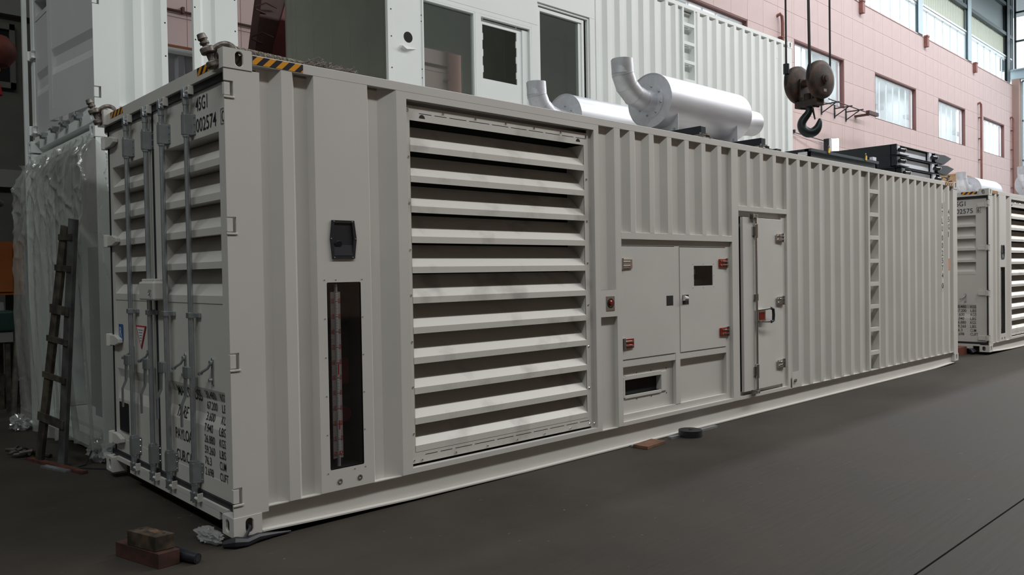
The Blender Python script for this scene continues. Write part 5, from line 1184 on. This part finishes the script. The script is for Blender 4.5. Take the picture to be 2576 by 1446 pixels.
crumple(-0.06, 0.22, 0.06, 0.17, 0.045, 'crumpled clear plastic scrap at near bottom corner of the front container', 3.0)
crumple(0.12, 3.02, 0.10, 0.16, 0.13, 'clear plastic wrap bunched at the far left bottom corner casting', 8.0)
crumple(-0.06, 5.25, 0.10, 0.12, 0.10, 'small clear plastic bundle at the far left foot of the sheet', 5.0)
t = thing('black_rag', 'black greasy rag twisted under the near bottom corner casting', 'rag')
MB().tube([(-0.05, 0.03, G+0.02), (0.0, -0.02, G+0.03), (0.06, -0.03, G+0.022), (0.14, -0.012, G+0.03), (0.25, 0.0, G+0.02), (0.36, 0.0, G+0.012)], [0.022, 0.036, 0.030, 0.026, 0.016, 0.006], 9).build('rag_body', GASK, t, smooth=True)
MB().tube([(0.045, -0.022, G+0.03), (0.075, -0.016, 0.02), (0.095, -0.006, 0.045), (0.10, 0.02, 0.055)], [0.012, 0.009, 0.010, 0.012], 7).build('rag_tail', GASK, t, smooth=True)
o = B(-0.16, 0.16, -0.075, 0.075, G, G+0.028, T=Matrix.Translation((3.86, -0.10, 0)) @ Matrix.Rotation(0.12, 4, 'Z')).build('wooden_board', BROWNW, bevel=0.003); tag(o, 'short brown wooden board on floor beside the bottom rail', 'board')
t = thing('steel_channel', 'thin galvanised channel lying along the bottom rail under board and spool', 'channel')
B(3.70, 4.02, -0.035, -0.002, G, G+0.016).build('channel_near', GALV, t); B(4.22, 5.0, -0.085, -0.045, G, G+0.018, T=None).build('channel_far', GALV, t)
t = thing('strap_spool', 'round black spool of strapping on floor by the bottom rail', 'spool', (4.46, -0.13, G))
MB().lathe([(0.0, 0.058), (0.018, 0.058), (0.020, 0.062), (0.112, 0.062), (0.114, 0.0), (0, 0)], (0, 0, 0.0), (0, 0, 1), 32).build('reel', BLKP, t, smooth=True)
MB().ring((0, 0, 0.058), (0, 0, 0.066), 0.016, n=12).build('hub', GASK, t)
t = thing('scrap_bars', 'rusty bar and galvanised strip lying on the floor before the ladder', 'metal scrap')
plank(Vector((-0.32, 3.55, G+0.012)), Vector((-0.12, 2.62, G+0.014)), 0.05, 0.022, (1, 0.2, 0)).build('rusty_bar', mat('rust_red', (0.12, 0.035, 0.022), 0.7, noise=0.5, nscale=15), t)
plank(Vector((-0.30, 3.16, G+0.008)), Vector((-0.20, 2.78, G+0.01)), 0.055, 0.016, (1, 0.2, 0)).build('galvanised_strip', GALV, t)
o = MB().tube([(-0.15, 2.86, G+0.01), (-0.03, 2.93, G+0.01), (0.10, 3.10, G+0.18), (0.17, 2.98, G+0.20), (0.16, 2.86, G+0.06), (0.10, 2.72, G+0.012), (0.12, 2.55, G+0.01), (-0.12, 2.86, G+0.012)], 0.006, 6).build('black_cable', GASK, None, smooth=True); tag(o, 'thin black cable looping on floor at the container corner', 'cable')
t = thing('scrap_pile', 'small dark heap of scrap on the floor at left edge', 'scrap')
for k in range(9):
    x, y = -0.42+random.uniform(-0.1, 0.12), 3.75+random.uniform(-0.2, 0.2)
    MB().tube([(x, y, G+0.02+random.random()*0.05), (x+0.08, y+random.uniform(-0.1, 0.1), G+0.03+random.random()*0.06), (x+0.14, y+random.uniform(-0.15, 0.15), G+0.02)], 0.018, 6).build('scrap_piece', LADM, t, smooth=True)
o = B(13.10, 13.72, 0.35, 1.9, G, G+0.14).build('timber_sleeper', mat('red_timber', (0.16, 0.05, 0.03), 0.8, noise=0.4)); tag(o, 'reddish timber under the door end of second container', 'timber')
t = thing('chain_coil', 'dark coiled chain beside second container bottom corner', 'chain', (13.72, 0.24, G))
for k in range(6): MB().ring((0.0+0.03*k, 0.03*(k % 2), 0.03), (0.02+0.03*k, 0.03*(k % 2)+0.05, 0.09), 0.03, n=8).build('link', GASK, t)
# tiny multi-piece fittings, too small to pick apart singly
for o in bpy.data.objects:
    if o.type == 'MESH' and o.name.split('.')[0] in ('catch_pin', 'lifting_slots', 'hinge_arm', 'weld_seams', 'bracket_bolts', 'gold_caps', 'handle_arms', 'panel_joints', 'controller_display', 'cam_keeper', 'rope_slot', 'rivet_holes', 'hinge_knuckle'):
        o['kind'] = 'stuff'
